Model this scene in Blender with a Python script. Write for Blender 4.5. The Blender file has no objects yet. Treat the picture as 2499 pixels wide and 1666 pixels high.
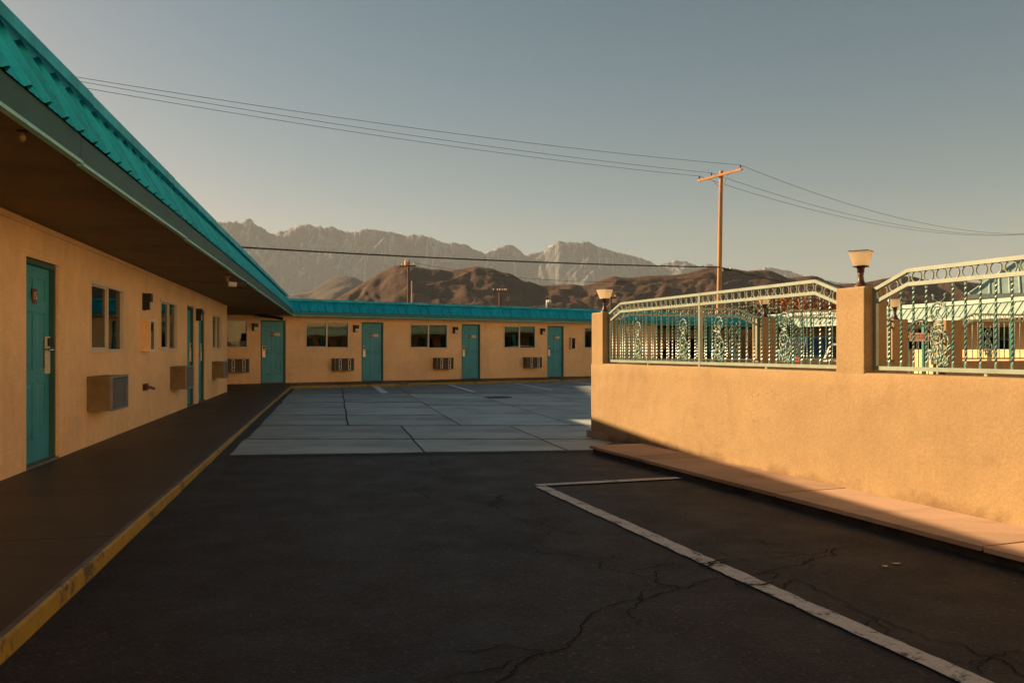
import bpy, math, random
from mathutils import Vector, Matrix, noise

random.seed(7)
R = math.radians
scene = bpy.context.scene
COL = scene.collection

# ------------------------------------------------------------------ camera, sky, sun, exposure
cd = bpy.data.cameras.new('camera')
cam = bpy.data.objects.new('camera', cd)
COL.objects.link(cam)
cam.location = (0, 0, 1.21)
cam.rotation_euler = (R(90), 0, 0)
cd.sensor_width = 36
cd.lens = 29.085
cd.shift_y = 0.0084
cd.clip_start = 0.05
cd.clip_end = 90000
scene.camera = cam

SUN_AZ = R(65)        # left of the view direction
SUN_EL = R(23.6)
to_sun = Vector((-math.sin(SUN_AZ) * math.cos(SUN_EL), math.cos(SUN_AZ) * math.cos(SUN_EL), math.sin(SUN_EL)))
sd = bpy.data.lights.new('sun', 'SUN')
sd.energy = 5.0
sd.angle = R(0.6)
sd.color = (1.0, 0.66, 0.36)
sun = bpy.data.objects.new('sun', sd)
COL.objects.link(sun)
sun.location = to_sun * 60
sun.rotation_euler = to_sun.to_track_quat('Z', 'Y').to_euler()

w = bpy.data.worlds.new('World')
scene.world = w
w.use_nodes = True
nt = w.node_tree
bg = nt.nodes['Background']
sky = nt.nodes.new('ShaderNodeTexSky')
sky.sky_type = 'NISHITA'
sky.sun_disc = False
sky.sun_elevation = SUN_EL
sky.sun_rotation = -SUN_AZ
sky.altitude = 1100
sky.air_density = 1.0
sky.dust_density = 1.4
sky.ozone_density = 2.0
sc_ = nt.nodes.new('ShaderNodeVectorMath')
sc_.operation = 'SCALE'
sc_.inputs['Scale'].default_value = 0.05
nt.links.new(sky.outputs[0], sc_.inputs[0])
sep = nt.nodes.new('ShaderNodeSeparateXYZ')
nt.links.new(sc_.outputs[0], sep.inputs[0])
comb = nt.nodes.new('ShaderNodeCombineXYZ')
for ch, (gain, power) in enumerate(((2.30, 1.62), (0.69, 1.12), (0.40, 0.96))):   # warm-bright, teal-dark evening tone
    pw = nt.nodes.new('ShaderNodeMath')
    pw.operation = 'POWER'
    pw.inputs[1].default_value = power
    nt.links.new(sep.outputs[ch], pw.inputs[0])
    ml = nt.nodes.new('ShaderNodeMath')
    ml.operation = 'MULTIPLY'
    ml.inputs[1].default_value = gain / 0.05
    nt.links.new(pw.outputs[0], ml.inputs[0])
    nt.links.new(ml.outputs[0], comb.inputs[ch])
nt.links.new(comb.outputs[0], bg.inputs[0])
bg.inputs[1].default_value = 0.05

scene.render.engine = 'CYCLES'
scene.view_settings.view_transform = 'Standard'
scene.view_settings.look = 'None'
scene.view_settings.gamma = 1
scene.view_settings.exposure = 1.65
scene.cycles.use_denoising = True
scene.cycles.max_bounces = 7
scene.cycles.diffuse_bounces = 4
scene.cycles.glossy_bounces = 3
scene.cycles.transmission_bounces = 4
scene.cycles.volume_bounces = 0
scene.cycles.sample_clamp_indirect = 6

# ------------------------------------------------------------------ materials
def new_mat(name):
    m = bpy.data.materials.new(name)
    m.use_nodes = True
    n = m.node_tree.nodes
    return m, n, m.node_tree.links, n['Principled BSDF']

def tex_noise(n, l, vec, scale, detail=4, rough=0.55, dist=0.0):
    t = n.new('ShaderNodeTexNoise')
    t.inputs['Scale'].default_value = scale
    t.inputs['Detail'].default_value = detail
    t.inputs['Roughness'].default_value = rough
    t.inputs['Distortion'].default_value = dist
    l.new(vec, t.inputs['Vector'])
    return t.outputs['Fac']

def ramp(n, l, fac, stops):
    r = n.new('ShaderNodeValToRGB')
    e = r.color_ramp.elements
    while len(e) < len(stops):
        e.new(0.5)
    for k, (p, c) in enumerate(stops):
        e[k].position = p
        e[k].color = c if len(c) == 4 else (*c, 1)
    l.new(fac, r.inputs[0])
    return r.outputs[0]

def mixc(n, l, fac, a, b, mode='MIX'):
    m = n.new('ShaderNodeMix')
    m.data_type = 'RGBA'
    m.blend_type = mode
    for sock, v in ((m.inputs[0], fac), (m.inputs[6], a), (m.inputs[7], b)):
        if isinstance(v, (int, float)):
            sock.default_value = v
        elif isinstance(v, tuple):
            sock.default_value = (*v, 1) if len(v) == 3 else v
        else:
            l.new(v, sock)
    return m.outputs[2]

def coords(n, l, scale=(1, 1, 1), obj=True):
    tc = n.new('ShaderNodeTexCoord')
    out = tc.outputs['Object']
    if scale != (1, 1, 1):
        mp = n.new('ShaderNodeMapping')
        mp.inputs['Scale'].default_value = scale
        l.new(out, mp.inputs['Vector'])
        out = mp.outputs[0]
    return out

def add_bump(n, l, b, height, strength, dist):
    bp = n.new('ShaderNodeBump')
    bp.inputs['Strength'].default_value = strength
    bp.inputs['Distance'].default_value = dist
    l.new(height, bp.inputs['Height'])
    l.new(bp.outputs[0], b.inputs['Normal'])

def surf(name, col, rough=0.6, var=0.18, scale=3.0, fine=60.0, bump=0.25, dist=0.004, metal=0.0, dark=None, stretch=(1, 1, 1), spec=0.4, randobj=0.0):
    """painted / stony surface: large blotches, fine grain, a little relief"""
    m, n, l, b = new_mat(name)
    v = coords(n, l, stretch)
    big = tex_noise(n, l, v, scale, 5, 0.6)
    fin = tex_noise(n, l, v, fine, 3, 0.6)
    lo = dark if dark else tuple(c * (1 - var * 1.6) for c in col)
    hi = tuple(min(1, c * (1 + var)) for c in col)
    base = ramp(n, l, big, [(0.28, lo), (0.52, col), (0.75, hi)])
    grain = ramp(n, l, fin, [(0.3, (0.78,) * 3), (0.7, (1.12,) * 3)])
    c = mixc(n, l, 0.6, base, grain, 'MULTIPLY')
    if randobj:
        oi = n.new('ShaderNodeObjectInfo')
        rr = ramp(n, l, oi.outputs['Random'], [(0, (1 - randobj,) * 3), (1, (1 + randobj * 0.5,) * 3)])
        c = mixc(n, l, 1.0, c, rr, 'MULTIPLY')
    l.new(c, b.inputs['Base Color'])
    b.inputs['Roughness'].default_value = rough
    b.inputs['Metallic'].default_value = metal
    b.inputs['Specular IOR Level'].default_value = spec
    if bump:
        add_bump(n, l, b, fin, bump, dist)
    return m

def stucco(name, col, stain=False):
    m, n, l, b = new_mat(name)
    v = coords(n, l)
    big = tex_noise(n, l, v, 0.9, 5, 0.62)
    mid = tex_noise(n, l, v, 7, 4, 0.6)
    streak = tex_noise(n, l, coords(n, l, (9, 9, 0.5)), 1.0, 3, 0.5)
    fin = tex_noise(n, l, v, 95, 3, 0.65)
    lum = tex_noise(n, l, v, 38, 3, 0.6)
    c = ramp(n, l, big, [(0.3, tuple(x * 0.84 for x in col)), (0.55, col), (0.78, tuple(x * 1.06 for x in col))])
    c = mixc(n, l, 0.45, c, ramp(n, l, mid, [(0.3, (0.86,) * 3), (0.7, (1.06,) * 3)]), 'MULTIPLY')
    c = mixc(n, l, 0.14, c, ramp(n, l, streak, [(0.32, (0.8,) * 3), (0.6, (1.03,) * 3)]), 'MULTIPLY')
    c = mixc(n, l, 0.55, c, ramp(n, l, lum, [(0.3, (0.8,) * 3), (0.65, (1.08,) * 3)]), 'MULTIPLY')
    if stain:      # splash dirt above the walk, trowel patches and hairline scratches
        sx = n.new('ShaderNodeSeparateXYZ')
        l.new(v, sx.inputs[0])
        ad = n.new('ShaderNodeMath')
        ad.operation = 'MULTIPLY_ADD'
        l.new(tex_noise(n, l, v, 3.5, 5, 0.6), ad.inputs[0])
        ad.inputs[1].default_value = 0.42
        l.new(sx.outputs[2], ad.inputs[2])
        c = mixc(n, l, 1.0, c, ramp(n, l, ad.outputs[0], [(0.24, (0.66, 0.62, 0.58)), (0.36, (1.0,) * 3)]), 'MULTIPLY')
        pt = tex_noise(n, l, v, 2.1, 3, 0.5, 1.6)
        c = mixc(n, l, 1.0, c, ramp(n, l, pt, [(0.36, (0.945, 0.94, 0.935)), (0.44, (1.0,) * 3), (0.60, (1.0,) * 3), (0.68, (1.035, 1.03, 1.025))]), 'MULTIPLY')
        hv = n.new('ShaderNodeTexVoronoi')
        hv.feature = 'DISTANCE_TO_EDGE'
        hv.inputs['Scale'].default_value = 0.85
        wv_ = n.new('ShaderNodeVectorMath')
        wv_.operation = 'MULTIPLY_ADD'
        nz_ = n.new('ShaderNodeTexNoise')
        nz_.inputs['Scale'].default_value = 5
        l.new(v, nz_.inputs['Vector'])
        l.new(nz_.outputs['Color'], wv_.inputs[0])
        wv_.inputs[1].default_value = (0.35, 0.35, 0.35)
        l.new(v, wv_.inputs[2])
        l.new(wv_.outputs[0], hv.inputs['Vector'])
        hl = ramp(n, l, hv.outputs['Distance'], [(0.0, (0.72,) * 3), (0.0035, (1.0,) * 3)])
        c = mixc(n, l, ramp(n, l, big, [(0.5, (0,) * 3), (0.58, (0.8,) * 3)]), c, mixc(n, l, 1.0, c, hl, 'MULTIPLY'))
    l.new(c, b.inputs['Base Color'])
    b.inputs['Roughness'].default_value = 0.9
    b.inputs['Specular IOR Level'].default_value = 0.2
    h = mixc(n, l, 0.55, fin, lum)
    h2 = mixc(n, l, 0.35, h, mid)
    add_bump(n, l, b, h2, 0.55, 0.014)
    return m

M = {}
M['stucco'] = stucco('stucco_tan', (0.90, 0.60, 0.31))
M['cream_stucco'] = stucco('stucco_cream', (0.90, 0.76, 0.53))
M['stucco_wall'] = stucco('stucco_apricot', (0.298, 0.21, 0.106), True)
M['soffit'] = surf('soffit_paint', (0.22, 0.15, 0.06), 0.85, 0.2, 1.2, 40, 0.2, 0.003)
M['roof'] = surf('teal_metal_roof', (0.004, 0.41, 0.56), 0.5, 0.26, 1.8, 30, 0.08, 0.002, spec=0.4, randobj=0.12, stretch=(3.0, 1, 0.6))
M['roof_pale'] = surf('pale_green_metal_roof', (0.30, 0.43, 0.38), 0.45, 0.12, 2.0, 30, 0.06, 0.002, randobj=0.06)
M['fascia'] = surf('fascia_dark_teal', (0.022, 0.085, 0.072), 0.55, 0.15, 2.0, 40, 0.06, 0.002)
M['fascia_teal'] = surf('fascia_teal', (0.015, 0.17, 0.15), 0.5, 0.15, 2.0, 40, 0.06, 0.002)
M['lip'] = surf('fascia_lip_skylit', (0.22, 0.58, 0.52), 0.4, 0.12, 4, 50, 0.05, 0.002)  # pale tone: sky light caught by the flange is put into the colour
M['door'] = surf('door_teal', (0.045, 0.31, 0.37), 0.45, 0.14, 1.6, 70, 0.08, 0.002)
M['door_frame'] = surf('door_frame_teal', (0.03, 0.11, 0.09), 0.5, 0.14, 2, 60, 0.08, 0.002)
M['frame'] = surf('window_frame_cream', (0.66, 0.56, 0.42), 0.5, 0.08, 3, 60, 0.05, 0.002)
M['brass'] = surf('brushed_brass', (0.86, 0.72, 0.50), 0.35, 0.08, 5, 80, 0.05, 0.001, metal=0.25)
M['steel'] = surf('steel', (0.7, 0.68, 0.64), 0.25, 0.06, 5, 80, 0.03, 0.001, metal=1.0)
M['black'] = surf('black_plastic', (0.015, 0.013, 0.012), 0.45, 0.2, 5, 60, 0.05, 0.001)
M['plaque'] = surf('brown_plaque', (0.16, 0.06, 0.025), 0.5, 0.15, 9, 80, 0.05, 0.001)
M['cream'] = surf('cream_print', (0.75, 0.64, 0.44), 0.5, 0.06, 9, 80, 0.02, 0.001)
M['notice'] = surf('cream_notice', (0.62, 0.53, 0.36), 0.5, 0.2, 40, 120, 0.02, 0.001)
M['acbox'] = surf('ac_sleeve_olive', (0.20, 0.145, 0.07), 0.6, 0.2, 4, 60, 0.1, 0.002)
M['acgrey'] = surf('ac_grille_grey', (0.24, 0.25, 0.25), 0.5, 0.15, 4, 60, 0.06, 0.001, metal=0.3)
M['acdark'] = surf('ac_dark', (0.035, 0.028, 0.02), 0.55, 0.2, 5, 60, 0.06, 0.001)
M['lens'] = surf('frosted_lens', (0.62, 0.55, 0.45), 0.35, 0.08, 8, 60, 0.03, 0.001)
M['bronze'] = surf('dark_bronze', (0.05, 0.026, 0.016), 0.45, 0.2, 8, 60, 0.06, 0.001)
M['rail'] = surf('pale_green_rail_paint', (0.23, 0.295, 0.24), 0.34, 0.12, 6, 70, 0.08, 0.0015, spec=0.6)
M['bar'] = surf('green_iron_paint', (0.085, 0.20, 0.165), 0.30, 0.12, 9, 70, 0.06, 0.001, spec=0.55)
M['scroll'] = surf('cast_iron_scroll', (0.12, 0.22, 0.18), 0.36, 0.15, 14, 70, 0.08, 0.001, spec=0.55)
M['wood'] = surf('pole_wood', (0.42, 0.20, 0.075), 0.8, 0.3, 1.5, 30, 0.35, 0.01, stretch=(9, 9, 0.5))
M['wood_backlit'] = surf('pole_wood_backlit', (0.10, 0.05, 0.03), 0.85, 0.3, 1.5, 30, 0.3, 0.01, stretch=(9, 9, 0.5))  # darker copy of the pole wood: far poles' backlit shade put into the colour
M['wire'] = surf('wire_dark', (0.03, 0.027, 0.025), 0.6, 0.1, 1, 10, 0, 0)
M['white'] = surf('white_enamel', (0.72, 0.68, 0.6), 0.4, 0.06, 5, 60, 0.03, 0.001)
M['red'] = surf('red_enamel', (0.40, 0.02, 0.015), 0.35, 0.1, 6, 60, 0.03, 0.001)
M['room'] = surf('room_dark', (0.03, 0.024, 0.018), 0.9, 0.2, 2, 20, 0, 0)
M['curtain'] = surf('curtain_green', (0.09, 0.13, 0.075), 0.95, 0.3, 5, 60, 0.1, 0.002)
M['rubber'] = surf('tyre_rubber', (0.018, 0.017, 0.016), 0.8, 0.2, 9, 60, 0.1, 0.002)
M['dirt'] = surf('desert_scrub_ground', (0.42, 0.32, 0.22), 0.95, 0.2, 0.02, 0.9, 0.3, 0.05)
M['deck'] = surf('pool_deck', (0.30, 0.26, 0.21), 0.85, 0.15, 1.5, 60, 0.2, 0.003)
M['bark'] = surf('bark', (0.11, 0.07, 0.045), 0.9, 0.3, 4, 40, 0.4, 0.01)
M['leaf_rust'] = surf('autumn_leaves', (0.26, 0.105, 0.03), 0.7, 0.45, 1.2, 12, 0, 0, randobj=0.25)
M['leaf_dark'] = surf('evergreen_leaves', (0.035, 0.05, 0.02), 0.7, 0.4, 1.2, 12, 0, 0)
M['tar'] = surf('crack_tar', (0.0125, 0.011, 0.0095), 0.95, 0.3, 6, 80, 0, 0, spec=0.1)
M['sign'] = surf('sign_cream_pink', (0.85, 0.60, 0.47), 0.5, 0.08, 9, 80, 0.02, 0.001)
M['sign_red'] = surf('sign_letters', (0.22, 0.025, 0.02), 0.5, 0.08, 9, 80, 0.02, 0.001)
M['shingle'] = M['roof_pale']
M['suv_dark'] = surf('car_paint_dark', (0.02, 0.02, 0.023), 0.2, 0.1, 2, 30, 0, 0, spec=0.7)
M['suv_teal'] = surf('car_paint_teal', (0.03, 0.13, 0.14), 0.2, 0.1, 2, 30, 0, 0, spec=0.7)
M['car_white'] = surf('car_paint_white', (0.55, 0.54, 0.52), 0.22, 0.05, 2, 30, 0, 0, spec=0.7)
M['carglass'] = surf('car_glass', (0.008, 0.010, 0.012), 0.06, 0.05, 2, 30, 0, 0, spec=0.8)

def glass_mat():
    m, n, l, b = new_mat('window_glass')
    n.remove(b)
    out = n['Material Output']
    g = n.new('ShaderNodeBsdfGlossy')
    g.inputs['Roughness'].default_value = 0.015
    g.inputs['Color'].default_value = (0.86, 0.92, 0.88, 1)
    t = n.new('ShaderNodeBsdfTransparent')
    t.inputs['Color'].default_value = (0.42, 0.46, 0.42, 1)
    fr = n.new('ShaderNodeFresnel')
    fr.inputs[0].default_value = 1.48
    v = coords(n, l)
    wav = tex_noise(n, l, v, 1.3, 2, 0.4)
    bp = n.new('ShaderNodeBump')
    bp.inputs['Strength'].default_value = 0.08
    bp.inputs['Distance'].default_value = 0.02
    l.new(wav, bp.inputs['Height'])
    l.new(bp.outputs[0], g.inputs['Normal'])
    mx = n.new('ShaderNodeMixShader')
    l.new(fr.outputs[0], mx.inputs[0])
    l.new(t.outputs[0], mx.inputs[1])
    l.new(g.outputs[0], mx.inputs[2])
    l.new(mx.outputs[0], out.inputs[0])
    return m
M['glass'] = glass_mat()

def shade_mat():
    m, n, l, b = new_mat('lamp_shade_acrylic')
    c = ramp(n, l, tex_noise(n, l, coords(n, l), 12, 4), [(0.3, (0.90, 0.80, 0.60)), (0.7, (0.96, 0.88, 0.70))])
    n.remove(b)
    d = n.new('ShaderNodeBsdfDiffuse')
    t = n.new('ShaderNodeBsdfTranslucent')
    mx = n.new('ShaderNodeMixShader')
    mx.inputs[0].default_value = 0.6
    l.new(c, d.inputs[0])
    l.new(c, t.inputs[0])
    l.new(d.outputs[0], mx.inputs[1])
    l.new(t.outputs[0], mx.inputs[2])
    l.new(mx.outputs[0], n['Material Output'].inputs[0])
    return m
M['shade'] = shade_mat()

def asphalt_mat():
    m, n, l, b = new_mat('asphalt')
    v = coords(n, l)
    big = tex_noise(n, l, v, 0.35, 5, 0.6, 0.4)
    mid = tex_noise(n, l, v, 2.4, 5, 0.65)
    fin = tex_noise(n, l, v, 130, 2, 0.7)
    vo = n.new('ShaderNodeTexVoronoi')
    vo.inputs['Scale'].default_value = 85
    l.new(v, vo.inputs['Vector'])
    c = ramp(n, l, big, [(0.3, (0.013, 0.010, 0.009)), (0.5, (0.021, 0.018, 0.016)), (0.72, (0.036, 0.031, 0.025))])
    c = mixc(n, l, 0.55, c, ramp(n, l, mid, [(0.3, (0.7,) * 3), (0.7, (1.2,) * 3)]), 'MULTIPLY')
    st = ramp(n, l, vo.outputs['Color'], [(0.0, (0.45,) * 3), (0.6, (1.0,) * 3), (0.85, (1.7,) * 3), (0.95, (4.0,) * 3)])
    c = mixc(n, l, 0.9, c, st, 'MULTIPLY')
    v2 = n.new('ShaderNodeTexVoronoi')
    v2.inputs['Scale'].default_value = 26
    l.new(v, v2.inputs['Vector'])
    chip = ramp(n, l, v2.outputs['Distance'], [(0.06, (1,) * 3), (0.10, (0,) * 3)])
    pick = ramp(n, l, v2.outputs['Color'], [(0.78, (0,) * 3), (0.8, (1,) * 3)])
    c = mixc(n, l, mixc(n, l, 1.0, chip, pick, 'MULTIPLY'), c, (0.13, 0.12, 0.105))
    oil = ramp(n, l, tex_noise(n, l, v, 1.1, 4, 0.55, 1.2), [(0.30, (0.45,) * 3), (0.42, (1.0,) * 3)])
    c = mixc(n, l, 0.8, c, oil, 'MULTIPLY')
    l.new(c, b.inputs['Base Color'])
    l.new(ramp(n, l, mid, [(0.3, (0.62,) * 3), (0.7, (0.85,) * 3)]), b.inputs['Roughness'])
    b.inputs['Specular IOR Level'].default_value = 0.35
    h = mixc(n, l, 0.5, vo.outputs['Distance'], fin)
    add_bump(n, l, b, h, 0.6, 0.006)
    return m
M['asphalt'] = asphalt_mat()

def concrete_mat(name, col, rough=0.7, wet=0.0):
    m, n, l, b = new_mat(name)
    v = coords(n, l)
    tc = n.new('ShaderNodeTexCoord')
    big = tex_noise(n, l, v, 0.55, 6, 0.6, 0.3)
    stain = tex_noise(n, l, coords(n, l, (0.6, 1.8, 1)), 1.1, 5, 0.6, 0.6)
    fin = tex_noise(n, l, v, 85, 3, 0.65)
    c = ramp(n, l, big, [(0.30, tuple(x * 0.60 for x in col)), (0.52, col), (0.75, tuple(x * 1.14 for x in col))])
    c = mixc(n, l, 0.75, c, ramp(n, l, stain, [(0.26, (0.42, 0.42, 0.42)), (0.40, (0.75, 0.74, 0.72)), (0.55, (1.0,) * 3)]), 'MULTIPLY')
    c = mixc(n, l, 0.55, c, ramp(n, l, fin, [(0.3, (0.78,) * 3), (0.7, (1.1,) * 3)]), 'MULTIPLY')
    oi = n.new('ShaderNodeObjectInfo')
    c = mixc(n, l, 1.0, c, ramp(n, l, oi.outputs['Random'], [(0, (0.74,) * 3), (1, (1.08,) * 3)]), 'MULTIPLY')
    l.new(c, b.inputs['Base Color'])
    b.inputs['Roughness'].default_value = rough
    b.inputs['Specular IOR Level'].default_value = 0.35
    add_bump(n, l, b, fin, 0.35, 0.004)
    return m
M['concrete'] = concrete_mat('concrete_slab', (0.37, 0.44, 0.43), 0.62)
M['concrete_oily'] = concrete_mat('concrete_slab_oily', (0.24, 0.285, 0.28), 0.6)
M['joint'] = surf('slab_joint_dirt', (0.03, 0.026, 0.022), 0.9, 0.3, 6, 60, 0.2, 0.003)
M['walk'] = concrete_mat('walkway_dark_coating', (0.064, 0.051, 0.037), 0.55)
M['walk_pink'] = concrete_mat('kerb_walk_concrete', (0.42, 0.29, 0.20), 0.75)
M['kerb_dark'] = surf('kerb_face_tarred', (0.028, 0.024, 0.019), 0.85, 0.5, 5, 50, 0.5, 0.01)
M['edge'] = surf('kerb_edge_concrete', (0.17, 0.16, 0.14), 0.8, 0.3, 9, 50, 0.4, 0.006)

def paint_mat(name, col, under, amount, scale):
    m, n, l, b = new_mat(name)
    v = coords(n, l)
    a = tex_noise(n, l, v, scale, 7, 0.72, 0.5)
    f2 = tex_noise(n, l, v, scale * 9, 4, 0.7)
    mask = ramp(n, l, mixc(n, l, 0.35, a, f2), [(amount, (0,) * 3), (amount + 0.07, (1,) * 3)])
    tone = ramp(n, l, tex_noise(n, l, v, scale * 3, 4, 0.6), [(0.3, tuple(x * 0.75 for x in col)), (0.7, col)])
    l.new(mixc(n, l, mask, under, tone), b.inputs['Base Color'])
    b.inputs['Roughness'].default_value = 0.65
    add_bump(n, l, b, f2, 0.3, 0.003)
    return m
M['white_paint'] = paint_mat('white_line_paint', (0.56, 0.52, 0.46), (0.03, 0.027, 0.024), 0.41, 7)
M['faded_paint'] = paint_mat('faded_line_paint', (0.80, 0.80, 0.76), (0.30, 0.32, 0.31), 0.40, 5)
M['yellow_paint'] = paint_mat('yellow_kerb_paint', (0.36, 0.225, 0.018), (0.07, 0.055, 0.03), 0.41, 2.6)

# ------------------------------------------------------------------ mesh helpers
class MB:
    def __init__(s):
        s.v, s.f = [], []
    def add(s, vs, fs):
        o = len(s.v)
        s.v += [tuple(p) for p in vs]
        s.f += [tuple(i + o for i in q) for q in fs]
    def box(s, x0, x1, y0, y1, z0, z1):
        s.add([(x0, y0, z0), (x1, y0, z0), (x1, y1, z0), (x0, y1, z0), (x0, y0, z1), (x1, y0, z1), (x1, y1, z1), (x0, y1, z1)],
              [(0, 3, 2, 1), (4, 5, 6, 7), (0, 1, 5, 4), (1, 2, 6, 5), (2, 3, 7, 6), (3, 0, 4, 7)])
        return s
    def quad(s, *p):
        s.add(p, [tuple(range(len(p)))])
        return s
    def slab(s, poly, z0, z1):
        """horizontal polygon with thickness; poly counter-clockwise"""
        n = len(poly)
        s.add([(x, y, z0) for x, y in poly] + [(x, y, z1) for x, y in poly],
              [tuple(range(n - 1, -1, -1)), tuple(range(n, 2 * n))] + [(i, (i + 1) % n, n + (i + 1) % n, n + i) for i in range(n)])
        return s
    def bar(s, a, b, wy, h):
        """bar in a local x-z plane from a to b (x,y,z): depth wy across y, height h measured vertically"""
        (xa, ya, za), (xb, yb, zb) = a, b
        vs = []
        for x, y, z in (a, b):
            vs += [(x, y - wy / 2, z - h / 2), (x, y + wy / 2, z - h / 2), (x, y + wy / 2, z + h / 2), (x, y - wy / 2, z + h / 2)]
        s.add(vs, [(0, 1, 2, 3), (7, 6, 5, 4), (0, 4, 5, 1), (1, 5, 6, 2), (2, 6, 7, 3), (3, 7, 4, 0)])
        return s
    def tube(s, pts, r, n=6, caps=True):
        pts = [Vector(p) for p in pts]
        k = len(pts)
        rs = r if isinstance(r, (list, tuple)) else [r] * k
        vs, fs = [], []
        t = (pts[1] - pts[0]).normalized()
        up = Vector((0, 0, 1)) if abs(t.z) < 0.9 else Vector((1, 0, 0))
        u = t.cross(up).normalized()
        for i, p in enumerate(pts):
            t = (pts[min(i + 1, k - 1)] - pts[max(i - 1, 0)]).normalized()
            u = (u - t * u.dot(t)).normalized()
            v = t.cross(u)
            for j in range(n):
                a = 2 * math.pi * j / n
                vs.append(p + (u * math.cos(a) + v * math.sin(a)) * rs[i])
        for i in range(k - 1):
            for j in range(n):
                q = (j + 1) % n
                fs.append((i * n + j, i * n + q, (i + 1) * n + q, (i + 1) * n + j))
        if caps:
            fs += [tuple(range(n - 1, -1, -1)), tuple((k - 1) * n + j for j in range(n))]
        s.add(vs, fs)
        return s
    def lathe(s, prof, n=12, c=(0, 0, 0), sq=False, ang=0.0):
        """profile [(r,z)] round the z axis; sq gives a square section"""
        k = len(prof)
        n = 4 if sq else n
        vs, fs = [], []
        for r, z in prof:
            for j in range(n):
                a = 2 * math.pi * (j + (0.5 if sq else 0)) / n + ang
                rr = r * (math.sqrt(2) if sq else 1)
                vs.append((c[0] + rr * math.cos(a), c[1] + rr * math.sin(a), c[2] + z))
        for i in range(k - 1):
            for j in range(n):
                q = (j + 1) % n
                fs.append((i * n + j, i * n + q, (i + 1) * n + q, (i + 1) * n + j))
        fs += [tuple(range(n - 1, -1, -1)), tuple((k - 1) * n + j for j in range(n))]
        s.add(vs, fs)
        return s
    def mesh(s, name, mat, smooth=False):
        me = bpy.data.meshes.new(name)
        me.from_pydata(s.v, [], s.f)
        me.materials.append(M[mat] if isinstance(mat, str) else mat)
        if smooth:
            me.polygons.foreach_set('use_smooth', [True] * len(me.polygons))
        me.update()
        return me
    def build(s, name, mat, parent=None, smooth=False, **tags):
        return inst(name, s.mesh(name, mat, smooth), parent, **tags)

def inst(name, me, parent=None, loc=(0, 0, 0), rot=(0, 0, 0), **tags):
    o = bpy.data.objects.new(name, me)
    COL.objects.link(o)
    o.location = loc
    o.rotation_euler = rot
    if parent is not None:
        o.parent = parent
    for k, v in tags.items():
        o[k] = v
    return o

def thing(name, label, cat, loc=(0, 0, 0), rz=0.0, group=None, rot=None):
    o = bpy.data.objects.new(name, None)
    COL.objects.link(o)
    o.empty_display_size = 0.2
    o.location = loc
    o.rotation_euler = rot if rot else (0, 0, rz)
    o['label'] = label
    o['category'] = cat
    if group:
        o['group'] = group
    return o

def copy_tree(o, parent=None):
    c = o.copy()
    COL.objects.link(c)
    c.parent = parent
    for ch in list(o.children):
        copy_tree(ch, c)
    return c

def bevel(o, wdt, seg=2):
    m = o.modifiers.new('bevel', 'BEVEL')
    m.width = wdt
    m.segments = seg
    m.limit_method = 'ANGLE'
    return o

class Frame:
    """a facade: x runs along it, y into the building, z up"""
    def __init__(s, ox, oy, ang):
        s.o, s.a = Vector((ox, oy)), ang
        s.d = Vector((math.cos(ang), math.sin(ang)))
        s.i = Vector((-math.sin(ang), math.cos(ang)))
    def loc(s, x, y):
        p = Vector((x, y)) - s.o
        return p.dot(s.d), p.dot(s.i)
    def world(s, x, y, z=0.0):
        p = s.o + s.d * x + s.i * y
        return (p.x, p.y, z)

FL = Frame(-4.72, 8.57, math.atan2(0.9773, -0.2117))     # left wing facade
FB = Frame(-8.30, 28.08, R(33.5))                        # rear wing facade
FW = Frame(1.087, 11.37, math.atan2(-0.942, 0.335))      # apricot wall with railings
FR = Frame(1.087, 11.37, R(19.6))                        # rear side of the pool enclosure
FE = Frame(14.1, 41.4, math.atan2(-11.2, 3.4))           # right wing eave line
WALK = 0.085

# ------------------------------------------------------------------ ground
MB().quad((-45000, -30000, -0.06), (45000, -30000, -0.06), (45000, 45000, -0.06), (-45000, 45000, -0.06)).build('ground', 'dirt', kind='structure')
lot = MB()
N = 40
lot.quad((-16, -16, 0), (5.5, -16, 0), (5.5, 12.5, 0), (-16, 12.5, 0))
parking_lot = lot.build('parking_lot', 'asphalt', kind='structure')

def ribbon(mb, pts, wid, z, jit=0.35, sub=7):
    P = []
    for (xa, ya), (xb, yb) in zip(pts[:-1], pts[1:]):
        for k in range(sub):
            t = k / sub
            P.append(Vector((xa + (xb - xa) * t, ya + (yb - ya) * t)))
    P.append(Vector(pts[-1]))
    out = []
    for k, p in enumerate(P):
        j = noise.noise_vector(Vector((p.x * 6, p.y * 6, 1.3))) * 0.06 + noise.noise_vector(Vector((p.x * 23, p.y * 23, 4.3))) * 0.035
        out.append(p + Vector((j.x, j.y)))
    vs, fs = [], []
    for k, p in enumerate(out):
        t = (out[min(k + 1, len(out) - 1)] - out[max(k - 1, 0)])
        t = t.normalized() if t.length > 1e-6 else Vector((1, 0))
        nn = Vector((-t.y, t.x))
        e = min(1.0, min(k, len(out) - 1 - k) / 4 + 0.15)
        a = wid * e * (0.45 + 0.55 * abs(noise.noise(Vector((p.x * 4, p.y * 4, 9)))) * 2.2)
        b = wid * e * (0.45 + 0.55 * abs(noise.noise(Vector((p.x * 5, p.y * 5, 2)))) * 2.2)
        vs += [(p.x + nn.x * a * .5, p.y + nn.y * a * .5, z), (p.x - nn.x * b * .5, p.y - nn.y * b * .5, z)]
    for k in range(len(out) - 1):
        fs.append((2 * k, 2 * k + 1, 2 * k + 3, 2 * k + 2))
    mb.add(vs, fs)

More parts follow.
